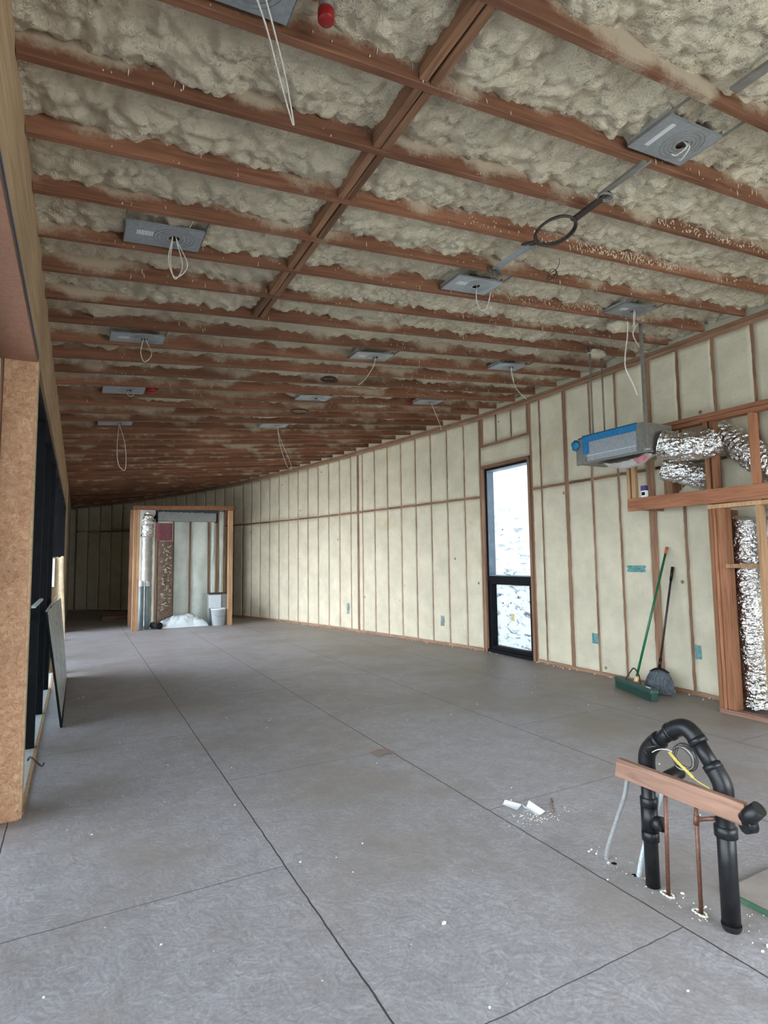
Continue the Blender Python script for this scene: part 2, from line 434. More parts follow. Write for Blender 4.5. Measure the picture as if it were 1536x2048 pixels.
# ceiling foam
J0, JP = 1.445, 0.4195
NJ = int((YEND - J0)/JP) + 1
KMIN = -3
def bumpy(p, fine=True):
    q = p + Vector((noise.noise(p*7.0), noise.noise(p*7.0+Vector((9,3,1))), 0))*0.035
    d = noise.voronoi(q*13.5)[0][0]
    v = (1.0 - min(1.0, d*d*1.7))*0.034
    if fine:
        d2 = noise.voronoi(q*34.0)[0][0]; v += (1.0 - min(1.0, d2*d2*1.9))*0.017
    return v
def foam_z(x, y, fine=True):
    k = (y - J0)/JP; ki = math.floor(k); fr = k - ki       # fr 0 just beyond joist ki, 1 at the next joist's far edge
    p = Vector((x, y, 0))
    far = min(1.0, max(0.0, (y - 5.0)/4.0))
    seed = Vector((ki*5.3, ki*2.1, 0))
    n1 = noise.noise(Vector((x*1.1, 0, 0)) + seed); n2 = noise.noise(Vector((x*4.5, y*2.0, 3.0)) + seed*0.7); n3 = noise.noise(Vector((x*13, y*6, 7.0)))
    R = 0.104 + 0.018*far + n1*0.055 + n2*0.032 + n3*0.016
    edge = max(0.0, 1 - fr/0.25)                          # against the far face of a joist the foam climbs
    R += 0.012*edge
    if fr > 0.75: R += (fr-0.75)*0.06
    R -= bumpy(p, fine)
    R = max(0.006, min(R, 0.19))
    return zr(x) + R
def ceil_grid(y0, y1, nx, ny, fine):
    m = MB()
    def fn(u, v):
        y = y0 + (y1-y0)*v; xr = (x_wall(max(y, 0.0)) if y > 5.5 else 5.73) + 0.05
        x = XL - 0.02 + (xr - XL + 0.02)*u
        return (x, y, foam_z(x, y, fine))
    return m.grid(fn, nx, ny, True, True)
xw_cache = {}
_xw = x_wall
def x_wall(y):
    k = round(y, 2)
    if k not in xw_cache: xw_cache[k] = _xw(k)
    return xw_cache[k]
m = MB(); c1 = ceil_grid(0.6, 4.4, 420, 270, True); c2 = ceil_grid(4.4, 8.0, 260, 200, False); c3 = ceil_grid(8.0, YEND-0.05, 150, 420, False)
for c in (c1, c2, c3):
    n = len(m.v); m.v += c.v; m.f += [[i+n for i in q] for q in c.f]; m.sm += c.sm
c4 = MB().box((XL, -2.6, 3.45), (5.8, 0.6, 3.5)); n = len(m.v); m.v += c4.v; m.f += [[i+n for i in q] for q in c4.f]; m.sm += c4.sm
c5 = MB().box((-0.7, -2.7, 4.15), (6.3, YEND+0.7, 4.2)); n = len(m.v); m.v += c5.v; m.f += [[i+n for i in q] for q in c5.f]; m.sm += c5.sm
m.build('ceiling', CFOAM, kind='structure')

ORD = ['first','second','third','fourth','fifth','sixth','seventh','eighth','ninth','tenth','eleventh','twelfth','thirteenth','fourteenth','fifteenth','sixteenth','seventeenth','eighteenth','nineteenth','twentieth']
ORD += ['twenty-'+q for q in ORD[:9]] + ['thirtieth'] + ['thirty-'+q for q in ORD[:9]] + ['fortieth'] + ['forty-'+q for q in ORD[:9]] + ['fiftieth']+ ['fifty-'+q for q in ORD[:9]]
def joist(k, label):
    yf = J0 + JP*k; xr = x_wall(yf) if yf > 5.5 else 5.73
    xr -= 0.002
    m = MB(); x0 = XL + 0.004; L = xr - x0; H = 0.235
    y0 = -0.038
    jit = lambda: random.uniform(-0.001, 0.001)
    n = 14
    def ring(i):
        x = L*i/n; zz = SL*x
        return [(x, y0+jit(), 0.003+zz+jit()), (x, y0+0.003, zz), (x, -0.003, zz), (x, jit(), 0.003+zz+jit()), (x, 0, H+zz), (x, y0, H+zz)]
    for i in range(n+1): m.v += [Vector(p) for p in ring(i)]
    # local z must be the height above the joist's own underside for the overspray, so the slope is put in the rotation instead
    m.v = [Vector((p.x, p.y, p.z - SL*p.x)) for p in m.v]
    for i in range(n):
        for q in range(6):
            a = i*6+q; b = i*6+(q+1) % 6; m.f.append([a, b, b+6, a+6]); m.sm.append(False)
    m.f.append([5,4,3,2,1,0]); m.f.append([n*6+q for q in range(6)]); m.sm += [False, False]
    o = m.build('ceiling_joist', RAFTER, None, (x0, yf, zr(x0)), label, 'joist', 'ceiling joists over the room')
    o.rotation_euler = (0, -math.atan(SL), 0)
    return o
for k in range(-1, NJ):
    if k == -1: continue
    n = k+1
    where = 'just above the camera' if k == 0 else ('crossed by the doubled blocking' if k < 7 else ('beyond the doubled blocking' if k < 14 else 'deep in the room'))
    joist(k, f'reddish-brown ceiling joist, {ORD[n-1]} counted from the camera, {where}')
# doubled blocking between the joists
for k in range(0, 7):
    ya = J0 + JP*k + 0.001; yb = J0 + JP*(k+1) - 0.039
    root = empty('joist_blocking', (1.22, (ya+yb)/2, zr(1.22)), f'doubled brown blocking in the {ORD[k]} joist bay counted from the camera', 'blocking', 'blocking row across the joists')
    for dx in (-0.032, 0.014):
        b = MB(); tw = random.uniform(-0.006, 0.006); z0 = 0.004 + random.uniform(0, 0.006)
        b.hexa([(dx-0.019, -(yb-ya)/2, z0), (dx+0.019, -(yb-ya)/2, z0), (dx+0.019+tw, (yb-ya)/2, z0), (dx-0.019+tw, (yb-ya)/2, z0),
                (dx-0.019, -(yb-ya)/2, z0+0.2), (dx+0.019, -(yb-ya)/2, z0+0.2), (dx+0.019+tw, (yb-ya)/2, z0+0.2), (dx-0.019+tw, (yb-ya)/2, z0+0.2)])
        b.build('board', BLOCK, root, bevel=0.002)

# ------------------------------------------------------------------ right wall
S0 = s_of_y(0.0)
def sy(y): return s_of_y(y)
studs = []                                              # (arc position, half width)
for y in (0.20, 0.61, 1.02, 1.43, 1.83, 2.24, 2.64): studs.append((sy(y), 0.017))
for y, hw in ((3.06,0.017),(3.46,0.017),(3.86,0.018),(4.25,0.052),(4.69,0.017),(5.09,0.017),(5.52,0.034),(5.99,0.015)): studs.append((sy(y), hw))
KL, KR = sy(6.185), sy(7.325)                           # king studs beside the window
sA = sy(7.69)
arcs = [sA + 0.406*i for i in range(60)]
for i, s in enumerate(arcs):
    if s > cum[-1]-0.3: break
    studs.append((s, 0.012 if i < 14 else 0.010))
    if i == 7: studs.append((s+0.155, 0.036))
studs.append((KL, 0.022)); studs.append((KR, 0.022))
studs.sort()
ZB = 2.44
wf = MB()
def foam_strip(s0, s1, z0, z1fn, nz):
    """one foam panel between two studs, with ragged side edges"""
    seed = s0*3.7
    cols = [(0, True), (0, False), (0.12, False), (0.35, False), (0.65, False), (0.88, False), (1, False), (1, True)]
    base = len(wf.v)
    for j in range(nz+1):
        for (u, deep) in cols:
            p0 = wall_at(s0+(s1-s0)*0.5)[0]; z1 = z1fn(p0)
            v = j/nz; z = z0 + (z1-z0)*v
            wob = 0.0
            if u == 0: wob = 0.006*noise.noise(Vector((seed, z*7, 0))) + 0.005*noise.noise(Vector((seed, z*25, 5)))
            if u == 1: wob = 0.006*noise.noise(Vector((seed+9, z*7, 2))) + 0.005*noise.noise(Vector((seed+9, z*25, 1)))
            s = s0 + (s1-s0)*u + wob
            p, d, nrm = wall_at(s)
            off = 0.004 + 0.004*noise.noise(Vector((s*3, z*3, 1))) + 0.0025*noise.noise(Vector((s*14, z*14, 4)))
            if u in (0, 1): off -= 0.003
            if u == 0 or u == 1: off = max(off, 0.0012)
            if deep or False: off = -0.02
            zz = z
            if j in (0, nz): zz = z + 0.006*noise.noise(Vector((s*12, z, 9)))
            q = p + nrm*off; wf.v.append(Vector((q.x, q.y, zz)))
    nc = len(cols)
    for j in range(nz):
        for i in range(nc-1):
            a = base+j*nc+i; wf.f.append([a, a+1, a+nc+1, a+nc]); wf.sm.append(0 < i < nc-2)
    for j in (0, nz):                                    # top and bottom returns
        r = [base+j*nc+i for i in range(1, nc-1)]; nb = len(wf.v)
        for i in r:
            q = wf.v[i]; wf.v.append(q + Vector((0.03, 0, 0)))
        for i in range(len(r)-1): wf.f.append([r[i], r[i+1], nb+i+1, nb+i]); wf.sm.append(False)
def ztop(p): return zr_at(p) - 0.092
for (a, ha), (b, hb) in zip(studs, studs[1:]):
    s0, s1 = a+ha, b-hb
    if s1 - s0 < 0.02: continue
    ymid = wall_at((s0+s1)/2)[0].y
    if abs(a-KL) < 1e-6:                                # above the window
        foam_strip(s0, s1, 2.935, lambda p: 3.235, 4)
        for c0, c1_ in ((s0+0.05, s0+0.36), (s0+0.395, s0+0.70), (s0+0.735, s1-0.07)):
            foam_strip(c0, c1_, 3.275, ztop, 5)
        continue
    foam_strip(s0, s1, 0.045, lambda p: ZB-0.018, 44 if ymid < 12 else 24)
    foam_strip(s0, s1, ZB+0.018, ztop, 24 if ymid < 12 else 12)
# backing behind the foam
nb = 160
def backing(s0, s1, z0, z1, n=8):
    base = len(wf.v)
    for i in range(n+1):
        p, d, nrm = wall_at(s0+(s1-s0)*i/n); q = p - nrm*0.10
        wf.v.append(Vector((q.x, q.y, z0))); wf.v.append(Vector((q.x, q.y, z1)))
    for i in range(n): wf.f.append([base+2*i, base+2*i+2, base+2*i+3, base+2*i+1]); wf.sm.append(False)
backing(0.0, KL, -0.05, 4.2, 20); backing(KR, cum[-1], -0.05, 4.2, 90); backing(KL, KR, 2.9, 4.2, 4)
wf.build('wall_right', WFOAM, kind='structure')
# studs of the right wall
idx_near = 0
def wall_member(name, s, hw, z0, z1, mat_, label, cat, group, proud=0.0, depth=0.09, parent=None, hint=True):
    p, d, nrm = wall_at(s); b = MB()
    P = []
    for z in (z0, z1):
        for (ds, off) in ((-hw, proud), (hw, proud), (hw, -depth), (-hw, -depth)):
            q = p + d*ds + nrm*off; P.append((q.x-p.x, q.y-p.y, z-z0))
    b.hexa([P[0], P[1], P[2], P[3], P[4], P[5], P[6], P[7]])
    return b.build(name, mat_, parent, (p.x, p.y, z0), label, cat, group)
names_near = {}
vis = [(s, hw) for (s, hw) in studs if wall_at(s)[0].y > 2.9]
before = [q for q in vis if q[0] < KL-0.01]; after = [q for q in vis if q[0] > KR+0.01]
for i, (s, hw) in enumerate(reversed(before)):
    extra = ', thick one behind brooms' if hw > 0.05 else (', wide one' if hw > 0.03 else '')
    wall_member('wall_stud', s, hw+0.008, 0.04, ztop(wall_at(s)[0]), STUD, f'brown wall stud, {ORD[i]} to the right of the tall window{extra}', 'stud', 'wall studs showing between foam panels')
for i, (s, hw) in enumerate(after):
    extra = ', wider than its neighbours' if hw > 0.03 else ''
    if wall_at(s)[0].y > 15.8 : extra += ', beyond the framed closet'
    if wall_at(s)[0].x < -0.2: break
    wall_member('wall_stud', s, hw+0.008, 0.04, ztop(wall_at(s)[0]), STUD, f'thin brown wall stud, {ORD[i]} to the left of the tall window{extra}', 'stud', 'wall studs showing between foam panels')
for s, nm in ((KL, 'right'), (KR, 'left')):
    wall_member('king_stud', s, 0.03, 0.04, ztop(wall_at(s)[0]), STUD, f'brown full-height king stud on the {nm} side of the tall window', 'stud', 'king studs beside the tall window')
for i, (ds, hw) in enumerate(((0.066, 0.033), (0.378, 0.012), (0.718, 0.012), (KR-KL-0.078, 0.045))):
    wall_member('cripple_stud', KL+0.0+ds, hw, 3.27, ztop(wall_at(KL)[0]), STUD, f'short cripple stud above the window, {ORD[i]} counted from the right', 'stud', 'cripple studs above the window')
s_mid = (KL+KR)/2
b = MB(); pL, pR = wall_at(KL+0.02), wall_at(KR-0.02)
b.beam((pL[0].x+0.045, pL[0].y, 3.255), (pR[0].x+0.045, pR[0].y, 3.255), 0.088, 0.036)
b.build('window_blocking', BLOCK, label='horizontal brown blocking under the short studs above the window', cat='blocking')
b = MB(); b.beam((pL[0].x+0.03, pL[0].y, 2.905), (pR[0].x+0.03, pR[0].y, 2.905), 0.12, 0.045)
b.build('window_header', BLOCK, label='brown wooden header board directly over the tall black window', cat='header')
# blocking row at 2.44 m
allst = studs
cnt = 0
for (a, ha), (b_, hb) in zip(studs, studs[1:]):
    s0, s1 = a+ha, b_-hb; ymid = wall_at((s0+s1)/2)[0].y
    if ymid < 3.6 or s1-s0 < 0.05 or abs(a-KL) < 1e-6 or wall_at(s1)[0].x < 0.3: continue
    if s1 < KL+0.01 and ymid < 4.3: continue
    side = 'right' if s1 <= KL+0.01 else 'left'
    p0, p1 = wall_at(s0-0.005), wall_at(s1+0.005)
    m = MB(); q0 = p0[0] - p0[2]*0.045 ; q1 = p1[0] - p1[2]*0.045
    m.beam((q0.x, q0.y, ZB), (q1.x, q1.y, ZB), 0.088, 0.044)
    if side == 'right': nb_ = sum(1 for q in studs if s0 < q[0] < KL-0.001)
    else: nb_ = sum(1 for q in studs if KR+0.001 < q[0] < s0+0.05)
    m.build('wall_blocking', BLOCK, label=f'flat brown blocking between studs, {ORD[min(nb_,40)]} bay {side} of the tall window', cat='blocking', group='blocking row at mid height on the right wall')
# top plate, bottom plate
def wall_strip(name, s0, s1, zf0, zf1, off0, off1, mat_, n, **kw):
    m = MB(); rows = []
    for i in range(n+1):
        p, d, nrm = wall_at(s0+(s1-s0)*i/n)
        z0, z1 = zf0(p), zf1(p)
        for (o_, z) in ((off1, z0), (off1, z1), (off0, z1), (off0, z0)):
            q = p + nrm*o_; m.v.append(Vector((q.x, q.y, z)))
    for i in range(n):
        for k in range(4):
            a = i*4+k; b = i*4+(k+1) % 4; m.f.append([a, a+4, b+4, b]); m.sm.append(False)
    m.f.append([0,1,2,3]); m.f.append([n*4+k for k in (3,2,1,0)]); m.sm += [False, False]
    return m.build(name, mat_, **kw)
send = cum[-1]-0.05
wall_strip('trim_1', 0.1, send, lambda p: zr_at(p)-0.090, lambda p: zr_at(p)-0.046, -0.12, 0.004, PLATE, 120, kind='structure')
wall_strip('trim_2', 0.1, send, lambda p: zr_at(p)-0.044, lambda p: zr_at(p)-0.003, -0.12, 0.010, PLATE, 120, kind='structure')
wall_strip('baseboard_right', 0.1, KL, lambda p: 0.0, lambda p: 0.042, -0.12, 0.006, PLATE, 40, kind='structure')
wall_strip('baseboard_right', KR, send, lambda p: 0.0, lambda p: 0.042, -0.12, 0.006, PLATE, 80, kind='structure')

# ------------------------------------------------------------------ window in the right wall
YW0, YW1, ZW1, ZT = 6.245, 7.255, 2.875, 1.15
win = bpy.data.objects.new('window_1', None); COL.objects.link(win); win.location = (5.73, 6.75, 0); tag(win, kind='structure')
wb = lambda *a: MB().box(*a)
hy = (YW1-YW0)/2
def fr(y0, y1, z0, z1, x0, x1, t):
    m = MB(); m.box((x0, y0, z0), (x1, y0+t, z1)); m.box((x0, y1-t, z0), (x1, y1, z1)); m.box((x0, y0+t, z0), (x1, y1-t, z0+t)); m.box((x0, y0+t, z1-t), (x1, y1-t, z1)); return m
m = fr(-hy, hy, 0.0, ZW1, -0.005, 0.16, 0.022); m.box((-0.005, -hy+0.022, ZT-0.045), (0.16, hy-0.022, ZT+0.03)); m.build('window_frame', BLACKF, win, bevel=0.003)
m = MB(); m.box((-0.03, -hy-0.005, 0.0), (0.02, hy+0.005, 0.05)); m.build('window_sill', BLACKF, win, bevel=0.004)
m = fr(-hy+0.022, hy-0.022, 0.05, ZT-0.045, 0.01, 0.13, 0.055); m.build('lower_sash', BLACKF, win, bevel=0.003)
m = fr(-hy+0.022, hy-0.022, ZT+0.03, ZW1-0.022, 0.015, 0.15, 0.012); m.build('upper_sash', noisy('daylit_frame', (0.16,0.20,0.25), (0.22,0.27,0.33), 8, 0.4), win)  # blue-grey colour stands in for daylight on the frame's reveal
m = MB().box((0.140, -hy+0.03, ZT+0.04), (0.143, hy-0.03, ZW1-0.03)); m.build('window_pane', FILM, win)
m = MB().box((0.110, -hy+0.07, 0.10), (0.113, hy-0.07, ZT-0.09)); m.build('window_pane', FILM, win)
m = MB().box((0.106, 0.03, 0.50), (0.109, 0.10, 0.61)); m.build('sticker', noisy('yellow_sticker', (0.55,0.42,0.15), (0.7,0.6,0.3), 30), win)
for nm, y0, y1 in (('trim_3', YW0-0.045, YW0-0.002), ('trim_4', YW1+0.002, YW1+0.04)):
    MB().box((5.70 if nm == 'trim_3' else 5.685, y0, 0.0), (5.86, y1, ZW1+0.02)).build(nm, STUD, kind='structure')

# ------------------------------------------------------------------ left wall
m = MB(); m.box((-0.62, -2.6, 2.69), (XL, 14.15, 4.15))
m.build('wall_left', HEADER, kind='structure')
m = MB(); m.box((-0.55, 14.30, 0.0), (XL, YEND+0.5, 4.15)); m.box((-0.7,-2.7,0.0),(-0.62,-2.0,4.15))
m.build('wall_left', WFOAM, kind='structure')
MB().box((-0.56, -2.5, 2.676), (XL-0.006, 3.975, 2.689)).build('trim_5', PINKPLY, kind='structure')
b = MB(); pp = []
for i in range(40):
    y = -1.0 + i*(4.95/39); pp.append((y, 2.698+0.004*noise.noise(Vector((y*3,0,0)))))
for (y0, z0), (y1, z1) in zip(pp, pp[1:]):
    b.hexa([(XL+0.0005, y0, z0-0.012), (XL+0.003, y0, z0-0.012), (XL+0.003, y1, z1-0.012), (XL+0.0005, y1, z1-0.012), (XL+0.0005, y0, z0+0.014), (XL+0.003, y0, z0+0.014), (XL+0.003, y1, z1+0.014), (XL+0.0005, y1, z1+0.014)])
b.build('edge_tape', BLUELINE, label='dark blue tape strip along the lower edge of the left header', cat='tape')
# strand-board pier between the near opening and the windows
pier = empty('opening_pier', (-0.33, 4.03, 0), 'tan strand-board pier between the near opening and the black windows', 'pier')
MB().box((-0.09, -0.05, 0.0), (0.071, -0.036, 2.685)).build('board', OSB, pier)
MB().box((0.040, -0.035, 0.0), (0.083, 0.075, 2.688)).build('post', HEADER, pier, label='narrow plain edge post facing the room')
MB().box((-0.20, -0.034, 0.0), (0.039, 0.075, 2.688)).build('post', STUD, pier)
# near opening frame
fo = empty('door_frame', (-0.47, 3.95, 0), 'black door frame at the far left edge beside the strand-board pier', 'frame')
MB().box((-0.07, -0.10, 0.0), (0.028, 0.028, 2.674)).build('jamb', BLACKF, fo)
MB().box((-0.07, -5.9, 2.60), (0.028, -0.102, 2.674)).build('head', BLACKF, fo)
c = MB().tube(curve_pts([(-0.437, 3.925, 2.66), (-0.432, 3.92, 2.3), (-0.436, 3.92, 1.95), (-0.444, 3.915, 1.80)], 6), 0.004, 6)
c.build('loose_wire', WHITEW, label='thin white wire hanging down the left edge of the strand-board pier', cat='wire')
# glazed window wall
wl = bpy.data.objects.new('window_2', None); COL.objects.link(wl); wl.location = (-0.34, 4.12, 0); tag(wl, kind='structure')
XA, XB = -0.085, 0.075
MB().box((XA, -0.012, 0.0), (XB, 0.05, 2.685)).build('window_post', BLACKF, wl)
yy = [1.29, 2.45, 3.68, 4.90, 6.12, 7.34, 8.56]
for y in yy: MB().box((XA, y-0.03, 0.012), (XB, y+0.03, 2.62)).build('window_post', BLACKF, wl)
MB().box((XA, 9.93, 0.0), (XB, 10.0, 2.685)).build('window_post', BLACKF, wl)
MB().box((XA, 0.05, 2.62), (XB, 9.93, 2.685)).build('window_head', BLACKF, wl)
MB().box((XA, 0.05, 0.001), (XB+0.012, 9.93, 0.012)).build('window_sill', noisy('pale_sill', (0.42,0.45,0.46), (0.55,0.58,0.58), 15, 0.5), wl)
for i, (a, b_) in enumerate(zip([0.02]+yy, yy+[9.96])):
    if i in (0, 2): MB().box((-0.02, a+0.03, 1.02), (0.02, b_-0.03, 1.07)).build('window_rail', BLACKF, wl)
gl = bpy.data.materials.new('clear_glass'); gl.use_nodes = True; t = NT(gl)
tr = t.n('BsdfTransparent'); gs = t.n('BsdfGlossy'); gs.inputs['Roughness'].default_value = 0.02
fz = t.n('Fresnel'); fz.inputs[0].default_value = 1.45; mx = t.n('MixShader'); t.l(fz.outputs[0], mx.inputs[0]); t.l(tr.outputs[0], mx.inputs[1]); t.l(gs.outputs[0], mx.inputs[2])
t.l(mx.outputs[0], gl.node_tree.nodes['Material Output'].inputs[0])
tg = gl.copy(); tg.name = 'dimming_glass'
for nd in tg.node_tree.nodes:
    if nd.bl_idname == 'ShaderNodeBsdfTransparent': nd.inputs[0].default_value = (0.55, 0.57, 0.57, 1)  # tint added to dim daylight through the first bays
for i, (a, b_) in enumerate(zip([0.02]+yy, yy+[9.96])):
    MB().box((-0.032, a+0.03, 0.014), (-0.026, b_-0.03, 2.62)).build('window_pane', gl if i >= 3 else tg, wl)
MB().box((-0.40, 14.13, 0.0), (XL+0.004, 14.29, 2.80)).build('trim_6', HEADER, kind='structure')
MB().box((-0.262, 4.05, 0.0005), (-0.240, 14.1, 0.013)).build('trim_7', PALESTUD, kind='structure')

ng = gl.copy(); ng.name = 'faint_dimming_glass'
for nd in ng.node_tree.nodes:
    if nd.bl_idname == 'ShaderNodeBsdfTransparent': nd.inputs[0].default_value = (0.78, 0.80, 0.80, 1)  # tint added to weaken light from the near opening
nw = bpy.data.objects.new('added_dimming_window', None); COL.objects.link(nw); nw.location = (-0.50, 1.0, 0); tag(nw, kind='structure')  # unseen pane and posts, added to dim the near opening
MB().box((-0.003, -3.4, 0.03), (0.003, 2.83, 2.60)).build('window_pane', ng, nw)
for y in (-1.6, 0.1, 1.6): MB().box((-0.04, y-0.03, 0.0), (0.04, y+0.03, 2.60)).build('window_post', BLACKF, nw)
# ------------------------------------------------------------------ back wall (behind the camera) with an unseen opening added to let light in
m = MB(); m.box((-0.7, -2.75, 0), (0.0, -2.6, 4.2)); m.box((5.4, -2.75, 0), (6.3, -2.6, 4.2)); m.box((1.0, -2.75, 2.6), (5.4, -2.6, 4.2)); m.box((0.0,-2.75,0),(5.4,-2.6,0.6)); m.box((0.0, -2.75, 0.6), (1.0, -2.6, 4.2))
m.build('wall_back', WFOAM, kind='structure')
m = MB(); m.box((-0.7, YEND+0.45, 0), (6.3, YEND+0.6, 4.2)); m.build('wall_far', BACKING, kind='structure')

# ------------------------------------------------------------------ junction plates in the ceiling
def roof_m(x, y, dz):
    return Matrix.Translation((x, y, zr(x)+dz)) @ Matrix.Rotation(-math.atan(SL), 4, 'Y')
def loopwire(root, pts_, r=0.0035, name='cable', m_=None):
    return MB().tube(curve_pts(pts_, 8), r, 6).build(name, m_ or WHITEW, root)
def plate(x0, y0, y1, label, wires=(), w=0.415, dz=0.016, hole=0.63, detail=True, strip=False):
    d = y1-y0; root = empty('ceiling_box_plate', (0,0,0), label, 'mounting plate', 'steel mounting plates in the ceiling')
    root.matrix_world = roof_m(x0+w/2, (y0+y1)/2, dz)
    m = MB(); hx = (hole-0.5)*w; rr = 0.030; n = 32
    # top and bottom skins with a round hole
    base = len(m.v); outer = []; X, Yh = w/2, d/2
    for k in range(n):
        a = 2*math.pi*k/n; ca, sa = math.cos(a), math.sin(a)
        tx = ((X-hx) if ca > 0 else (X+hx))/max(abs(ca), 1e-6); ty = Yh/max(abs(sa), 1e-6); tt = min(tx, ty)
        m.v.append(Vector((hx+rr*ca, rr*sa, 0))); m.v.append(Vector((hx+tt*ca, tt*sa, 0)))
    for k in range(n):
        a = base+2*k; b = base+2*((k+1) % n); m.f.append([a, a+1, b+1, b]); m.sm.append(False)
    for sx_, sy_ in ((X, Yh), (-X, Yh), (-X, -Yh), (X, -Yh)):   # corners
        ang = math.atan2(sy_, sx_-hx) % (2*math.pi); k = int(ang/(2*math.pi)*n)
        c = len(m.v); m.v.append(Vector((sx_, sy_, 0))); m.f.append([base+2*k+1, c, base+2*((k+1) % n)+1]); m.sm.append(False)
    m.box((-X, -Yh, 0.0), (-X+0.0015, Yh, 0.035)); m.box((X-0.0015, -Yh, 0.0), (X, Yh, 0.035))
    m.box((-X, Yh-0.0015, 0.0), (X, Yh, 0.012)); m.box((-X, -Yh, 0.0), (X, -Yh+0.0015, 0.012))
    m.build('pan', GALV, root)
    m = MB()
    for r_ in (0.045, 0.062, 0.080, 0.098):
        m.tube([(hx+r_*1.15*math.cos(2*math.pi*k/36), min(Yh-0.01, r_)*math.sin(2*math.pi*k/36), -0.0006) for k in range(36)], 0.0013, 5, closed=True)
    m.build('knockout_rings', GALVD, root)
    m = MB().box((hx-0.05, -0.05, 0.030), (hx+0.05, 0.05, 0.034)); m.build('box_back', BLOCKX, root)
    if strip: MB().box((-0.145, -0.085, -0.0016), (-0.115, 0.07, -0.0004)).build('sticker', STICKER, root)
    elif detail:
        MB().box((-X*0.72, -Yh*0.35, -0.0016), (-X*0.30, Yh*0.05, -0.0004)).build('sticker', STICKER, root)
    for sx_ in (-X-0.004, X+0.002): MB().box((sx_, -0.258, 0.001), (sx_+0.003, 0.115, 0.016)).build('bar_hanger', GALVD, root)
    for wp in wires: loopwire(root, wp)
    return root
hx0 = 0.054
def droop(dx, dy, L, wdt=0.03):
    return [(hx0-0.01, 0, 0.03), (hx0-wdt*0.3, 0.0, -0.01), (hx0-wdt, -0.02, -L*0.6), (hx0-wdt*0.5+dx*0.4, -0.02, -L), (hx0+wdt*0.9+dx, -0.01, -L*0.65), (hx0+wdt*0.4, 0.01, -0.01), (hx0+0.01, 0, 0.03)]
plate(0.18, 1.575, 1.805, 'steel mounting plate nearest the camera, cut by the top edge of the photo',
      [[(hx0, 0, 0.03), (hx0+0.0, 0.0, -0.015), (0.13, 0.10, -0.055), (0.215, 0.24, -0.085), (0.305, 0.38, -0.12), (0.325, 0.405, -0.13)],
       [(hx0+0.02, 0, 0.03), (hx0+0.035, 0.0, -0.015), (0.155, 0.10, -0.045), (0.24, 0.24, -0.078), (0.315, 0.38, -0.12), (0.327, 0.405, -0.13)]], w=0.42)
plate(0.18, 3.25, 3.485, 'steel mounting plate with a pair of long white wire loops, left of the blocking',
      [droop(0.0, 0, 0.25, 0.035), droop(0.02, 0, 0.24, 0.045), [(hx0+0.05, -0.02, 0.0), (hx0+0.07, -0.12, 0.02), (hx0+0.09, -0.22, 0.045)]])
plate(0.18, 4.96, 5.16, 'steel mounting plate with one small wire loop, third in the left row', [droop(0.01, 0, 0.2, 0.04)])
plate(0.18, 6.53, 6.82, 'steel mounting plate beside a red pipe end, deep in the left row', [[(hx0, 0, 0.02), (0.03, -0.02, -0.05), (0.08, 0.0, -0.06), (0.1, 0, -0.02)]], detail=False)
plate(0.18, 8.24, 8.46, 'steel mounting plate farthest back in the left row, half buried in foam', [[(hx0, 0, 0.02), (hx0-0.05, -0.02, -0.3), (hx0-0.05, 0, -0.55), (hx0+0.03, 0, -0.62), (hx0+0.05, 0, -0.3), (hx0, 0, -0.02)]], detail=False)
plate(2.38, 1.565, 1.80, 'large grey steel mounting plate with taped white wires and a paper sticker, upper right',
      [[(hx0, 0, 0.03), (hx0-0.01, -0.03, -0.03), (hx0-0.02, 0.02, -0.045), (hx0-0.03, 0.04, -0.03)], [(hx0+0.02, 0, 0.03), (hx0+0.01, -0.03, -0.03), (hx0+0.03, 0.03, -0.05), (hx0+0.04, 0.05, -0.035)]], strip=True)
plate(2.38, 3.25, 3.485, 'pale steel mounting plate with clear concentric rings in the middle row',
      [[(hx0, 0, 0.03), (hx0+0.06, 0.1, -0.04), (hx0+0.12, 0.14, -0.11), (hx0+0.17, 0.12, -0.10), (hx0+0.17, 0.05, 0.0)]], hole=0.6)
plate(2.38, 4.96, 5.19, 'steel mounting plate with a loose paper flag of wire, third in the middle row',
      [[(hx0, 0, 0.03), (hx0-0.02, 0.02, -0.08), (hx0-0.12, 0.05, -0.22), (hx0-0.2, 0.05, -0.28)], [(hx0+0.03, 0, 0.02), (hx0+0.08, 0.0, 0.0), (hx0+0.2, -0.05, 0.04)]])
plate(2.38, 6.60, 6.86, 'steel mounting plate above a black ring bracket, fourth in the middle row', [[(hx0, 0, 0.02), (hx0+0.1, 0, -0.03), (hx0+0.22, -0.03, 0.03)]], detail=False)
plate(2.38, 8.25, 8.50, 'steel mounting plate with a long dangling wire loop, farthest in the middle row', [[(hx0, 0, 0.02), (hx0+0.02, 0, -0.3), (hx0+0.1, 0, -0.62), (hx0+0.17, 0, -0.68), (hx0+0.15, 0, -0.55), (hx0+0.03, 0, -0.2), (hx0, 0, 0)]], detail=False)
plate(4.17, 3.25, 3.485, 'dark-shaded steel mounting plate near the right wall, above the air handler',
      [[(hx0, 0, 0.03), (hx0+0.02, 0.04, -0.10), (hx0+0.02, 0.05, -0.12)], [(hx0+0.02, 0, 0.03), (hx0+0.04, 0.04, -0.08), (hx0+0.05, 0.05, -0.12)]], hole=0.6)
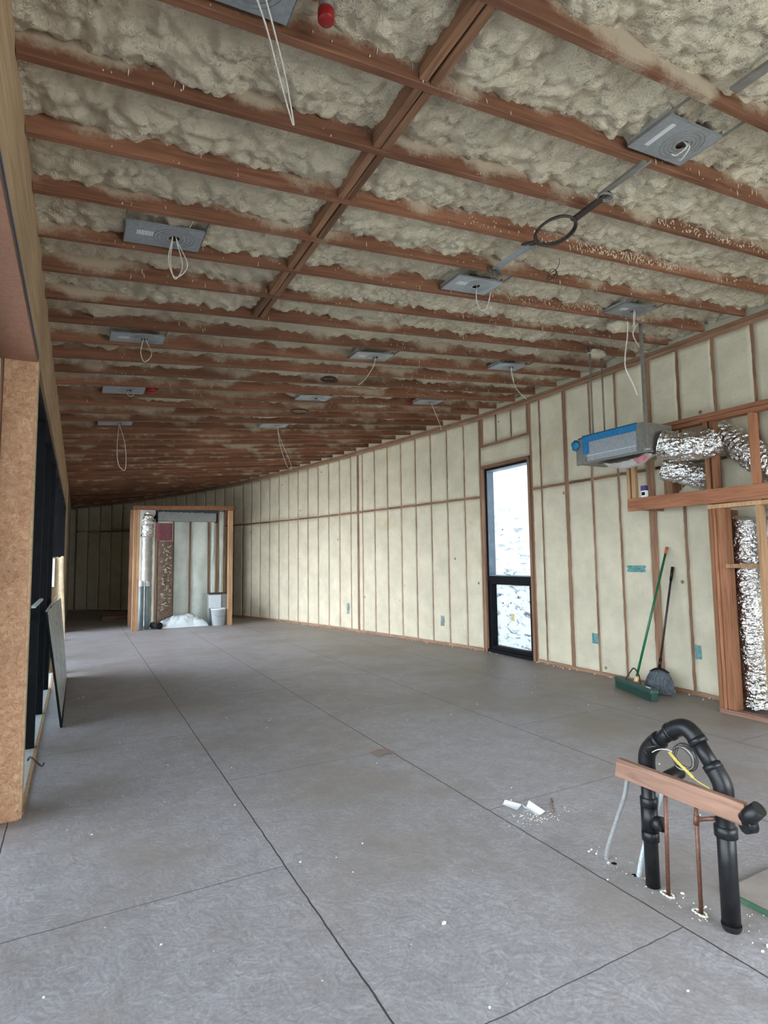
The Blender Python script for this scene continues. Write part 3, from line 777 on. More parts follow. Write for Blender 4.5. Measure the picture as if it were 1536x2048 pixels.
plate(4.17, 4.95, 5.18, 'pale steel mounting plate with two thin wires, second in the right row',
      [[(hx0, 0, 0.03), (hx0+0.02, 0.02, -0.1), (hx0+0.10, 0.05, -0.24), (hx0+0.24, 0.05, -0.36)], [(hx0, 0, 0.03), (hx0+0.03, 0.02, -0.06), (hx0+0.06, 0.04, -0.16)]], detail=False)
plate(4.12, 6.60, 6.86, 'steel mounting plate with a thin hanging wire, farthest in the right row', [[(hx0, 0, 0.03), (hx0+0.05, 0, -0.12), (hx0+0.12, 0, -0.3), (hx0+0.14, 0, -0.4)]], detail=False)

# ------------------------------------------------------------------ things hanging from the ceiling
sprk = empty('sprinkler_pipe', (0.707, 1.70, 3.315), 'short grey pipe stub with a round red cap hanging from the ceiling', 'pipe')
MB().tube([(0,0,0.035),(0,0,0.19)], 0.026, 20).build('pipe', GALVD, sprk)
MB().lathe([(0.0,0.0),(0.026,0.0),(0.029,0.004),(0.029,0.040),(0.026,0.043),(0.0,0.043)], seg=28).build('cap', RED, sprk)
MB().tube([(0.655,1.66,3.46),(0.66,1.69,3.39),(0.66,1.70,3.375)], 0.016, 14).build('orange_pipe', ORANGE, label='small orange pipe stub poking through foam beside the red-capped pipe', cat='pipe')
MB().tube([(0.60,6.60,3.345),(0.72,6.60,3.352)], 0.035, 16).build('red_pipe_end', RED, label='dark red pipe end beside the fourth plate of the left row', cat='pipe')
MB().tube([(4.02,6.73,3.625),(4.07,6.73,3.63)], 0.03, 12).build('red_plug', RED, label='small red cap beside the farthest plate of the right row', cat='plug')
# steel strap and ring bracket
cd = empty('ceiling_conduit', (2.53, 1.2, 3.49), 'flat grey conduit run crossing the joists above the black ring', 'conduit')
cm = MB(); cm.beam((0.0,-0.3,0.03),(0.0,0.16,0.035),0.05,0.014); cm.build('strap', GALVD, cd)
cm = MB(); cm.beam((0.005,0.62,0.004),(0.015,0.92,0.0),0.030,0.012); cm.tube([(0.03,0.60,0.0),(0.03,0.93,0.0)],0.006,8); cm.build('strap', GALVD, cd)
cm = MB()
for q in range(3): cm.tube([(0.035+(0.045-0.006*q)*math.cos(a/16*2*math.pi), 0.90+(0.035-0.004*q)*math.sin(a/16*2*math.pi), -0.018+0.008*q) for a in range(16)], 0.006, 6, closed=True)
cm.build('wire_coil', GALVD, cd)
rb = empty('ring_bracket', (2.475, 2.395, 3.45), 'black ring bracket with long dark arms hanging under the joists', 'bracket')
mm = MB(); mm.tube([(0.115*math.cos(a/40*2*math.pi), 0.125*math.sin(a/40*2*math.pi), -0.045-0.02*math.sin(a/40*2*math.pi)) for a in range(40)], 0.008, 8, closed=True)
mm.tube([(0.107*math.cos(a/40*2*math.pi), 0.117*math.sin(a/40*2*math.pi), -0.036-0.02*math.sin(a/40*2*math.pi)) for a in range(40)], 0.006, 8, closed=True); mm.build('ring', BLACKM, rb)
mm = MB(); mm.beam((0.03,-0.10,-0.02),(0.085,-0.33,0.035),0.022,0.014); mm.beam((0.05,-0.10,-0.02),(0.09,-0.27,0.02),0.030,0.010); mm.build('arm', BLACKM, rb)
mm = MB(); mm.beam((-0.03,0.11,-0.055),(0.02,0.30,0.03),0.03,0.012); mm.beam((-0.02,0.11,-0.06),(0.03,0.24,0.0),0.030,0.010); mm.build('arm', BLACKM, rb)
fl_ = empty('metal_flashing', (2.55, 2.88, 3.49), 'bent grey sheet-metal flashing strip just beyond the black ring', 'flashing')
mm = MB(); mm.grid(lambda u, v: (-0.03+0.065*u+0.004*math.sin(v*9), -0.2+0.37*v, 0.012-0.03*abs(u-0.5)*(1-v)-0.05*max(0, v-0.8)), 4, 14); mm.build('strip', GALV, fl_)
mm = MB(); mm.grid(lambda u, v: (-0.045+0.10*u, 0.15+0.05*v+0.012*math.sin(u*14), -0.045+0.07*v+0.014*math.sin(u*20+v*7)), 12, 8); mm.build('crumpled_end', GALVD, fl_)
wc = MB()
for q in range(3): wc.tube([(2.86+(0.038+0.005*q)*math.cos(a/20*2*math.pi), 2.80+0.01*q, 3.415+(0.036+0.004*q)*math.sin(a/20*2*math.pi+q)) for a in range(20)], 0.0022, 5, closed=True)
wc.tube(curve_pts([(2.88,2.80,3.45),(2.905,2.79,3.49),(2.90,2.78,3.53)], 6), 0.0022, 5)
wc.build('wire_coil', BLACKM, label='small loose coil of dark wire hanging right of the flashing strip', cat='wire')
rb2 = MB(); rb2.tube([(2.50+0.12*math.cos(a/30*2*math.pi), 6.98+0.12*math.sin(a/30*2*math.pi), 3.40) for a in range(30)], 0.010, 8, closed=True)
rb2.build('ring_bracket', BLACKM, label='smaller-looking black ring bracket deep in the middle of the ceiling', cat='bracket')
wc = MB()
for q in range(3): wc.tube([(2.38+(0.10-0.012*q)*math.cos(a/20*2*math.pi), 5.68+(0.07)*math.sin(a/20*2*math.pi), 3.43+0.008*q) for a in range(20)], 0.006, 5, closed=True)
wc.build('wire_coil', BLACKM, label='dark flat wire coil under the joists in the middle distance', cat='wire')
# white cables by the air handler
for nm, P, lb in (('white_cable', [(4.50,3.50,3.66),(4.49,3.5,3.525),(4.435,3.5,3.23),(4.52,3.5,3.08),(4.588,3.5,2.96)], 'long white cable dangling from the foam above the air handler'),
                  ('white_cable', [(4.64,3.50,3.66),(4.70,3.6,3.60),(4.95,3.7,3.53),(5.1,3.75,3.55)], 'short white cable slanting from a plate towards the right wall')):
    MB().tube(curve_pts(P, 8), 0.006, 6).build(nm, WHITEW, label=lb, cat='cable')
fb = MB()
def blob(c, rx, ry, rz_, seed, amp=0.25, nu=20, nv=12):
    c = Vector(c)
    def fn(u, v):
        a = u*2*math.pi; b = (v-0.5)*math.pi; d = Vector((math.cos(b)*math.cos(a), math.cos(b)*math.sin(a), math.sin(b)))
        k = 1+amp*noise.noise(d*2.2+Vector((seed,0,0)))+amp*0.5*noise.noise(d*6+Vector((seed,1,0)))
        return (c.x+d.x*rx*k, c.y+d.y*ry*k, c.z+d.z*rz_*k)
    return MB().grid(fn, nu, nv)
blob((4.52,3.62,3.66),0.13,0.09,0.055,3.0).build('foam_blob', CFOAM, label='lumpy cream foam blob around the hanging cables above the air handler', cat='foam')
blob((5.0,4.3,3.69),0.12,0.07,0.05,8.0).build('foam_blob', CFOAM, label='cream foam blob around the tops of the two thin hanger rods', cat='foam')

# small drips and strings of foam on the joists
dr = MB(); random.seed(21)
def drip(x, y, z, L, r, lean):
    dr.tube([(x, y, z+L*0.5), (x+lean*0.4, y-0.002, z), (x+lean, y-0.001, z-L*0.5)], [r*0.4, r, r*0.5], 5)
for i in range(950):
    k = random.choice([1,2,3,3,4,5,5,6,6,7,8,9,10,11,12,13,14])
    x = random.uniform(0, 5.6) if random.random() < 0.55 else random.uniform(2.6, 4.9)
    y = J0 + JP*k - 0.038 - 0.003; z = zr(x) + random.uniform(0.0, 0.07)
    L = random.choice([0.006, 0.008, 0.012, 0.012, 0.02, 0.035]); drip(x, y, z, L, random.uniform(0.0015, 0.0035), random.uniform(-0.006, 0.006))
for (k, xa, xb, n) in ((3, 2.9, 4.1, 240), (2, 3.2, 4.6, 150), (3, 2.0, 2.9, 50), (5, 3.0, 5.0, 90)):
    for i in range(n):
        x = random.uniform(xa, xb); y = J0+JP*k-0.041; drip(x, y, zr(x)+random.uniform(0.01, 0.075), random.choice([0.008, 0.012, 0.02]), random.uniform(0.002, 0.0045), random.uniform(-0.004, 0.004))
dr.build('foam_drips', DRIP, label='cream foam drips and strings stuck to the joist faces', cat='foam', kind='stuff')

# ------------------------------------------------------------------ air handler on hanger rods
ah = empty('air_handler', (4.75, 3.99, 2.45), 'grey steel duct box edged with blue tape, hung from the ceiling', 'air handler')
D0, D1, W0, W1, HH = 0.0, 0.42, -0.42, 0.42, 0.29
mm = MB(); mm.box((0.02, W0, 0.0), (D1, W1, 0.006)); mm.box((0.02, W0, HH-0.006), (D1, W1, HH)); mm.box((0.02, W0, 0.006), (D1, W0+0.006, HH-0.006)); mm.box((0.02, W1-0.006, 0.006), (D1, W1, HH-0.006)); mm.box((D1-0.006, W0, 0), (D1, W1, HH)); mm.build('housing', GALVD, ah)
mm = MB(); mm.box((-0.004, W0-0.01, -0.008), (0.02, W0+0.09, HH)); mm.box((-0.004, W1-0.12, -0.008), (0.02, W1+0.01, HH-0.02)); mm.box((-0.004, W0+0.09, -0.008), (0.02, W1-0.12, 0.018)); mm.build('flange', GALVD, ah)
mm = MB(); mm.box((0.012, W0+0.09, 0.018), (0.03, W1-0.12, HH-0.05)); mm.build('front_panel', GALV, ah)
mm = MB(); mm.box((0.002, W0+0.09, 0.075), (0.010, W1-0.12, 0.08)); mm.build('edge_strip', WHITEP, ah)
mm = MB(); mm.box((-0.008, W0+0.08, HH-0.065), (0.022, W1-0.08, HH+0.006)); mm.box((-0.008, W0+0.08, HH-0.0), (0.06, W1-0.08, HH+0.008)); mm.box((-0.009, W1-0.15, 0.10), (0.018, W1-0.08, HH-0.03)); mm.build('blue_tape', BLUETAPE, ah)
def tsf():
    def fn(u, v):
        a = u*2*math.pi; b = (v-0.5)*math.pi; k = 1+0.25*math.sin(3*a+b*4)
        return (-0.02+0.02*math.cos(b)*math.cos(a)*k, W1+0.005+0.05*math.cos(b)*math.sin(a)*k, 0.21+0.05*math.sin(b)*k)
    return MB().grid(fn, 14, 8)
tsf().build('tape_flap', BLUETAPE, ah)
mm = MB(); mm.box((0.0, W0-0.004, 0.0), (0.14, W0, 0.235)); mm.build('end_cover', GALVD, ah)
mm = MB()
def bag(u, v):
    y = -0.42+0.60*u; x = 0.02+0.22*v
    sag = 0.10*math.sin(math.pi*min(1, max(0, u)))*math.sin(math.pi*(0.15+0.85*v)) + 0.02*noise.noise(Vector((u*6, v*6, 1)))
    return (x, y, -0.012-sag)
mm.grid(bag, 26, 14); mm.build('plastic_wrap', CLEARP, ah, label='milky plastic sheet sagging under the box')
mm = MB(); mm.grid(lambda u, v: (0.018+0.06*v, -0.40+0.22*u, -0.02-0.05*math.sin(math.pi*u)*(0.4+v)-0.004), 10, 6); mm.build('pink_label', noisy('pink_print', (0.45,0.12,0.16), (0.6,0.3,0.32), 20, 0.5), ah)
for nm, x, y, zt, w, lb in (('a', 4.765, 3.56, 2.46, 0.028, 'wide grey hanger strut at the near end of the duct box'), ('b', 4.885, 4.30, 2.745, 0.013, 'thin grey hanger rod at the far end of the duct box, left of two'), ('c', 5.10, 4.33, 2.745, 0.013, 'thin grey hanger rod at the far end of the duct box, right of two')):
    hr = empty('hanger_rod', (x, y, zt), lb, 'rod', 'hanger rods of the duct box')
    q = MB(); H_ = zr(x)-zt+0.04
    if nm == 'a': q.box((-w/2, -0.012, 0.02), (w/2, 0.012, H_))
    else: q.tube([(0,0,0),(0,0,H_)], w*0.75, 10)
    q.build('rod', GALVD, hr)
    MB().tube([(0,0,0.0),(0,0,0.02)], w*1.2, 6).build('nut', GALV, hr)

# flexible foil ducts
def duct(name, P, r, label, seg=44, n=26, amp=0.012):
    path = curve_pts(P, n); m = MB(); base = 0; prev = None; N = len(path)
    for i, p in enumerate(path):
        t_ = (path[min(i+1, N-1)]-path[max(i-1, 0)]).normalized()
        u = prev - t_*prev.dot(t_) if prev is not None else t_.orthogonal()
        u.normalize(); prev = u; v = t_.cross(u)
        for k in range(seg):
            a = 2*math.pi*k/seg; d = u*math.cos(a)+v*math.sin(a)
            rr = r*(1+0.03*math.sin(i*1.15)) + amp*noise.noise((p+d*r)*16) + amp*1.1*noise.noise((p+d*r)*30)
            m.v.append(p+d*rr)
    for i in range(N-1):
        for k in range(seg):
            a = i*seg+k; b = i*seg+(k+1) % seg; m.f.append([a, b, b+seg, a+seg]); m.sm.append(True)
    m.f.append(list(range(seg))[::-1]); m.f.append([(N-1)*seg+k for k in range(seg)]); m.sm += [False, False]
    return m.build(name, FOIL, label=label, cat='duct', group='silver foil ducts')
duct('foil_duct', [(4.97,3.56,2.535),(5.02,3.44,2.50),(5.10,3.33,2.49),(5.20,3.26,2.50),(5.26,3.22,2.53)], 0.132, 'silver foil duct leaving the near end of the taped duct box')
duct('foil_duct', [(5.30,3.80,2.36),(5.42,3.62,2.29),(5.47,3.52,2.245),(5.50,3.47,2.22),(5.51,3.43,2.205)], 0.118, 'silver foil duct sagging low behind the doubled soffit stud')
duct('foil_duct', [(5.54,3.36,2.66),(5.54,3.22,2.57),(5.54,3.06,2.42),(5.54,2.88,2.26),(5.54,2.66,2.15)], 0.135, 'silver foil duct sloping down between the two soffit studs')
duct('foil_duct', [(5.58,3.16,0.045),(5.57,3.16,0.5),(5.57,3.155,1.0),(5.57,3.15,1.4),(5.56,3.14,1.70),(5.55,3.12,1.80)], 0.118, 'tall vertical silver foil duct standing in the lower closet frame')
duct('foil_duct', [(5.57,2.88,1.15),(5.57,2.87,1.5),(5.56,2.86,1.75),(5.56,2.85,1.86)], 0.10, 'silver foil duct at the right edge behind the slim closet stud')

# ------------------------------------------------------------------ soffit framing over the closet
XF = 5.30
def member(name, a, b, m_, label, group=None, cat='beam', bev=0.002):
    c = [(a[i]+b[i])/2 for i in range(3)]; c[2] = a[2]
    q = MB(); q.box([a[i]-c[i] for i in range(3)], [b[i]-c[i] for i in range(3)])
    return q.build(name, m_, None, tuple(c), label, cat, group, bevel=bev)
member('soffit_beam', (XF, 0.5, 1.945), (XF+0.038, 4.24, 2.083), REDBEAM, 'wide reddish lower soffit beam across the closet front')
member('soffit_beam', (XF, 0.5, 2.735), (XF+0.09, 4.10, 2.775), REDBEAM, 'upper soffit plate, the lower of its two boards')
member('soffit_beam', (XF-0.012, 0.5, 2.777), (XF+0.085, 4.10, 2.815), REDBEAM, 'upper soffit plate, the top board under the foam wall')
member('soffit_joist', (XF+0.04, 4.10, 1.95), (5.72, 4.14, 2.04), BLOCKX, 'short soffit joist running back to the wall at the left end')
member('soffit_joist', (XF+0.04, 3.36, 1.95), (5.72, 3.40, 2.04), BLOCKX, 'short soffit joist running back to the wall above the closet corner')
member('soffit_stud', (XF, 4.20, 2.085), (XF+0.05, 4.235, 2.46), PALESTUD, 'short pale stud at the left end of the soffit, outermost of two', 'soffit studs', 'stud')
member('soffit_stud', (XF, 4.13, 2.085), (XF+0.05, 4.175, 2.46), PALESTUD, 'short pale stud at the left end of the soffit, inner of two', 'soffit studs', 'stud')
member('soffit_stud', (XF+0.0, 3.30, 2.085), (XF+0.085, 3.34, 2.733), REDSTUD, 'left board of the doubled reddish soffit stud', 'soffit studs', 'stud')
member('soffit_stud', (XF+0.004, 3.24, 2.085), (XF+0.085, 3.278, 2.733), REDSTUD, 'right board of the doubled reddish soffit stud', 'soffit studs', 'stud')
member('soffit_stud', (XF+0.0, 2.875, 2.085), (XF+0.085, 2.92, 2.733), REDSTUD, 'single reddish soffit stud at the right edge', 'soffit studs', 'stud')
member('soffit_stud', (XF+0.27, 3.88, 2.085), (XF+0.42, 3.98, 2.46), STUD, 'short dark stud set back inside the left end of the soffit', 'soffit studs', 'stud')
# closet frame below
member('closet_plate', (XF, 0.5, 1.895), (XF+0.088, 3.34, 1.934), PALESTUD, 'pale top plate of the lower closet frame under the soffit beam', None, 'plate')
member('closet_plate', (XF, 0.5, 0.0), (XF+0.088, 3.34, 0.040), BOARD, 'reddish bottom plate of the lower closet frame on the floor', None, 'plate')
member('closet_stud', (XF, 3.302, 0.041), (XF+0.088, 3.34, 1.894), REDSTUD, 'outer reddish corner stud of the closet frame', 'closet studs', 'stud')
member('closet_stud', (XF+0.002, 3.276, 0.041), (XF+0.088, 3.298, 1.894), REDSTUD, 'middle paler corner stud of the closet frame', 'closet studs', 'stud')
member('closet_stud', (XF+0.02, 3.19, 0.041), (XF+0.12, 3.272, 1.894), REDSTUD, 'inner dark reddish corner stud of the closet frame', 'closet studs', 'stud')
member('closet_stud', (XF+0.0, 2.868, 0.041), (XF+0.088, 2.905, 1.894), PALESTUD, 'slim pale closet stud right of the tall foil duct', 'closet studs', 'stud')
member('closet_blocking', (XF+0.0, 2.907, 1.335), (XF+0.04, 3.20, 1.372), PALESTUD, 'short pale horizontal block between the closet corner and slim stud', None, 'blocking')
member('side_boarding', (XF+0.12, 3.30, 0.041), (5.72, 3.335, 1.894), REDSTUD, 'reddish wooden side of the closet behind its corner studs', None, 'boarding')
# foam lump behind the duct
blob((5.60,3.62,2.10),0.09,0.17,0.11,5.0,0.3,26,16).build('foam_lump', CFOAM, label='lumpy cream foam mass under the foil duct inside the soffit', cat='foam')
blob((5.64,2.72,2.60),0.09,0.16,0.16,6.0,0.3,26,16).build('foam_lump', CFOAM, label='lumpy cream foam mass in the upper right corner of the soffit', cat='foam')
# little carton on the beam
ct = empty('carton', (5.335, 4.045, 2.084), 'small purple and white carton standing on the soffit beam', 'carton')
MB().box((-0.018,-0.03,0.0),(0.018,0.03,0.07)).build('body', PAPER, ct); MB().box((-0.020,-0.018,0.02),(-0.0185,0.022,0.055)).build('print', BLACKF, ct); MB().box((-0.019,-0.031,0.07),(0.019,0.031,0.125)).build('sleeve', PURPLE, ct)

# electrical box covers on the wall
def teal(y, z, w, h, label, thin=False, m_=None):
    p, d, n = wall_at(sy(y)); r = MB()
    c = p + n*0.012
    def fn(u, v):
        a = (u-0.5)*w*(1+0.15*noise.noise(Vector((v*5,y,0)))); b = (v-0.5)*h*(1+0.2*noise.noise(Vector((u*4,y,3))))
        k = 0.012*math.sin(math.pi*u)*math.sin(math.pi*v) + 0.004*noise.noise(Vector((u*5,v*5,y)))
        q = c + d*a + n*(k-0.006); return (q.x, q.y, z+b)
    r.grid(fn, 10, 10); return r.build('box_cover', m_ or TEAL, label=label, cat='cover')
teal(5.15, 0.44, 0.09, 0.13, 'teal plastic box cover low on the foam, left of the brooms')
teal(3.80, 0.45, 0.07, 0.15, 'teal plastic box cover low on the foam, right of the brooms')
teal(4.50, 1.31, 0.25, 0.075, 'long teal plastic scrap stuck on the foam left of the broom poles')
teal(8.27, 0.40, 0.09, 0.17, 'faded teal box cover on the foam left of the tall window', m_=FADED)
teal(11.0, 0.45, 0.10, 0.22, 'greenish box cover on the foam near the wider stud', m_=FADED)

# ------------------------------------------------------------------ brooms
pb = empty('push_broom', (5.26, 4.22, 0), 'green push broom with orange-tipped green pole leaning on the wall', 'broom')
hd = Vector((5.119-5.395, 3.873-4.579, 0)).normalized(); pr = Vector((-hd.y, hd.x, 0))
def ob(c, half, m_, name, par, bev=0.004):
    R_ = Matrix((hd, pr, Vector((0,0,1)))).transposed(); q = MB(); q.box([-h for h in half], half)
    q.v = [R_ @ v + Vector(c) for v in q.v]; return q.build(name, m_, par, bevel=bev)
ob((0, 0, 0.095), (0.36, 0.045, 0.022), DKGREEN, 'head', pb, 0.012)
ob((0, 0, 0.040), (0.352, 0.038, 0.038), noisy('green_bristle', (0.008,0.03,0.022), (0.03,0.08,0.06), 6, 0.7, 0, 0.004, 0.3, (40,40,1.5)), 'bristles', pb, 0.004)
ob((hd.x*0.24-pr.x*0.0, hd.y*0.24, 0.1185), (0.035, 0.006, 0.002), PAPER, 'scrap', pb, 0)
P0 = Vector((0.06, 0.04, 0.12)); P1 = Vector((5.70-5.26-0.012, 4.067-4.22, 1.55))
MB().tube([P0, P0.lerp(P1, 0.955)], 0.0125, 14).build('pole', GREEN, pb)
MB().tube([P0.lerp(P1, 0.95), P1], 0.0155, 14).build('grip', ORANGE, pb, label='orange grip tip')
MB().tube([P0+Vector((0,0,-0.01)), P0.lerp(P1, 0.035)], 0.022, 14).build('socket', noisy('wood_socket', (0.6,0.35,0.15), (0.7,0.5,0.3), 20), pb)
MB().tube(curve_pts([hd*-0.19+Vector((0,0,0.115)), hd*-0.09+P0*0.6+Vector((0,0,0.135)), P0+hd*-0.02+Vector((0,0,0.13)), P0+hd*0.07+Vector((0,0,0.07)), hd*0.10+Vector((0,0,0.115))], 8), 0.007, 8).build('brace', BLACKM, pb)
ab = empty('angle_broom', (5.50, 4.10, 0), 'black angle broom with fan bristles and black pole beside the push broom', 'broom')
fanb = MB()
def fan(u, v):
    w0 = 0.150*(1-0.50*v**3); x = (u-0.5)*2*w0
    y = 0.0; z = 0.012+0.235*v - 0.9*x*x*(v)
    return x, z
NN = 24
base = 0
fd = Vector((0.35,-0.94,0)); fp = Vector((0.94,0.35,0))
for side in (-1, 1):
    def fn(u, v, side=side):
        x, z = fan(u, v); rr = 0.022+0.02*(1-v); off = side*rr*(1-(2*u-1)**4)
        q = fd*x + fp*(off-0.10*(1-v)*0.5); return (q.x, q.y, max(0.004, z))
    fanb.grid(fn, NN, 12, True, side < 0)
fanb.build('bristles', BRISTLE, ab)
T = pr*0.0; 
MB().grid(lambda u, v: tuple((fd*((u-0.5)*0.20)+fp*(0.03*math.cos(v*math.pi)))+Vector((0,0,0.225+0.045*math.sin(v*math.pi)*(1-(2*u-1)**2)))), 16, 8).build('cap', BLACKP, ab)
B0 = Vector((0, 0.0, 0.26)); B1 = Vector((5.71-5.50-0.012, 4.02-4.10, 1.335))
MB().tube([B0, B0.lerp(B1, 0.10)], 0.017, 12).build('socket', BLACKP, ab)
MB().tube([B0.lerp(B1,0.08), B0.lerp(B1, 0.9)], 0.0115, 12).build('pole', BLACKM, ab)
MB().tube([B0.lerp(B1,0.86), B1], 0.0155, 12).build('grip', BLACKP, ab)

# ------------------------------------------------------------------ island plumbing stub-up
X0 = 2.28
def pipe(name, pts_, r, m_, par, seg=22, n=1):
    return MB().tube(curve_pts(pts_, n) if n > 1 else pts_, r, seg).build(name, m_, par)
dp = empty('drain_loop', (X0, 1.62, 0), 'black plastic drain pipe loop rising from the floor and bending over', 'pipe')
RA = 0.030
A = 0.168; B = -0.178
pipe('riser', [(0, A, 0.0), (0, A, 0.52)], RA, BLACKP, dp)
pipe('riser', [(0, B, 0.012), (0, B, 0.46)], 0.034, BLACKP, dp)
pipe('elbow', [(0, A, 0.50), (0, A, 0.545), (0, A-0.012, 0.585), (0, A-0.045, 0.625), (0, A-0.07, 0.645)], 0.036, BLACKP, dp, n=5)
pipe('arm', [(0, A-0.05, 0.628), (0, 0.018, 0.712)], RA, BLACKP, dp)
pipe('elbow', [(0, 0.045, 0.693), (0, 0.012, 0.716), (0, -0.028, 0.728), (0, -0.062, 0.712), (0, -0.085, 0.685)], 0.036, BLACKP, dp, n=5)
pipe('arm', [(0, -0.07, 0.702), (0, B+0.018, 0.575)], RA, BLACKP, dp)
pipe('elbow', [(0, B+0.035, 0.60), (0, B+0.012, 0.565), (0, B, 0.53), (0, B, 0.47)], 0.037, BLACKP, dp, n=5)
for (y, z, r) in ((A, 0.36, 0.037), (A, 0.215, 0.037), (B, 0.37, 0.042)):
    MB().lathe([(r*0.8,-0.022),(r,-0.02),(r,0.018),(r*0.8,0.022)], (0,y,z), 24).build('coupling', BLACKP, dp)
pipe('tee', [(0, A, 0.225), (0, A, 0.35)], 0.0355, BLACKP, dp)
pipe('tee_branch', [(0, A-0.02, 0.275), (0, A-0.065, 0.285)], 0.031, BLACKP, dp)
MB().lathe([(0.0, -0.004), (0.03,-0.004),(0.036,0.01),(0.036,0.02)], (0,B,0.006), 24).build('foot', BLACKP, dp)
for ya, za, yb, zb, r in ((A-0.055,0.632,A-0.075,0.648,0.038),(0.035,0.70,0.048,0.690,0.038),(-0.075,0.697,-0.09,0.679,0.038),(B+0.03,0.592,B+0.045,0.612,0.038)):
    pipe('hub', [(0,ya,za),(0,yb,zb)], r, BLACKP, dp)
bd = MB(); a0 = Vector((0, 0.285, 0.487)); a1 = Vector((0, -0.285, 0.487)); bd.beam(a0, a1, 0.030, 0.082); bd.v[0] += Vector((0,0.015,0)); bd.v[1] += Vector((0,0.015,0))
bd.build('support_board', BOARD, None, (2.222, 1.607, 0), 'weathered pinkish wooden board fixed across the black drain pipes', 'board', bevel=0.002)
ce = empty('drain_cleanout', (2.215, 1.305, 0.47), 'short black elbow fitting at the right end of the wooden board', 'fitting')
MB().tube([(0.0, 0.015, 0.0), (0, 0.0, 0.022), (0, -0.035, 0.06)], [0.030, 0.030, 0.027], 22).build('spout', BLACKP, ce)
MB().tube([(-0.012, 0.02, -0.014), (0.022, 0.005, -0.012)], 0.033, 24).build('cap', BLACKP, ce)
MB().tube([(2.238,1.672,0.498),(2.262,1.668,0.505),(2.325,1.660,0.520)], [0.027,0.029,0.029], 20).build('pipe_stub', BLACKP, label='black capped pipe stub half hidden behind the wooden board', cat='pipe')
for y, lb in ((0, 0),): pass
cp = empty('copper_riser', (X0, 1.713, 0), 'brown copper riser nearer the left drain pipe', 'pipe', 'copper risers')
pipe('pipe', [(0,0,0.0),(0,-0.012,0.46)], 0.0085, COPPER, cp, 12)
cp = empty('copper_riser', (X0, 1.566, 0), 'brown copper riser with a side branch to the right drain pipe', 'pipe', 'copper risers')
pipe('pipe', [(0,0,0.0),(0,-0.004,0.455)], 0.0085, COPPER, cp, 12)
pipe('tee', [(0,0.0,0.345),(0,-0.004,0.385)], 0.0115, COPPER, cp, 12); pipe('branch', [(0,-0.003,0.367),(0,-0.085,0.402)], 0.0085, COPPER, cp, 12)
mc = MB(); P = curve_pts([(X0+0.007,2.047,0.0),(X0,2.03,0.06),(X0,1.97,0.21),(2.262,1.905,0.34),(2.25,1.864,0.45),(2.25,1.80,0.52)], 24)
mc.tube(P, [0.0095 + 0.0009*(i % 2) for i in range(len(P))], 10); mc.build('armoured_cable', GREYC, label='grey armoured cable curving up to the left end of the board', cat='cable')
mc = MB(); P = curve_pts([(2.293,1.872,0.0),(2.30,1.845,0.12),(2.32,1.80,0.28),(2.315,1.74,0.42)], 40)
mc.tube(P, [0.0095 + 0.0018*(i % 2) for i in range(len(P))], 10); mc.build('corrugated_conduit', CORR, label='pale blue corrugated conduit rising behind the left drain pipe', cat='conduit')
wc = empty('wire_bundle', (2.25, 1.585, 0.612), 'loose coil of black and white wires above the wooden board', 'wire')
for q in range(10):
    rr = 0.044+0.0035*(q % 4); ph = q*0.7
    m_ = GREYC if q % 4 == 1 else BLACKM
    MB().tube([(0.006*math.sin(a/28*4*math.pi+ph)+0.004*q-0.012, rr*math.cos(a/28*2*math.pi)*(1+0.04*math.sin(3*a/28*2*math.pi+ph)), rr*math.sin(a/28*2*math.pi)*(1+0.05*math.cos(2*a/28*2*math.pi+ph))) for a in range(28)], 0.0017, 6, closed=True).build('strand', m_, wc)
MB().tube(curve_pts([(0,0.045,0.01),(0,0.08,0.012),(0,0.12,0.0),(0,0.15,-0.02)], 6), 0.002, 5).build('strand', WHITEW, wc)
MB().tube(curve_pts([(0.0,0.13,0.012),(-0.01,0.16,0.0),(0.0,0.19,-0.015),(-0.01,0.17,-0.03)], 8), 0.004, 6).build('strand', BLACKM, wc)
yc = MB(); P = curve_pts([(2.215,1.625,0.630),(2.213,1.60,0.61),(2.213,1.575,0.592),(2.216,1.545,0.572),(2.222,1.515,0.549),(2.235,1.47,0.530)], 6)
for a_, b_ in zip(P, P[1:]): yc.beam(a_, b_, 0.002, 0.013 if a_.y > 1.53 else 0.004, (1,0,0.3))
yc.build('yellow_strap', YELLOW, label='thin yellow strap lying across the wire coil', cat='strap')
# foam rings at pipe feet and crumbs
for (x, y, lb) in ((2.275, 1.713, 'left'), (2.272, 1.566, 'right')):
    q = MB(); n = 26
    q.tube([(x+(0.017+0.006*noise.noise(Vector((k,y,0))))*math.cos(2*math.pi*k/n), y+(0.028+0.010*noise.noise(Vector((k*2,y,1))))*math.sin(2*math.pi*k/n), 0.003) for k in range(n)], [0.0035+0.002*math.sin(k*2.3) for k in range(n)], 6, closed=True)
    q.build('foam_collar', CRUMB, label=f'ragged cream foam collar on the floor round the {lb} copper riser', cat='foam')
for (x, y, lb) in ((2.285,2.00,'right of the armoured cable foot'),(2.283,1.885,'beside the corrugated conduit foot')):
    MB().lathe([(0.0,0.0008),(0.012,0.0008),(0.013,0.0004)], (x,y,0), 14).build('drill_hole', BLACKF, label='small dark hole in the floor '+lb, cat='hole')
cr = MB(); random.seed(5)
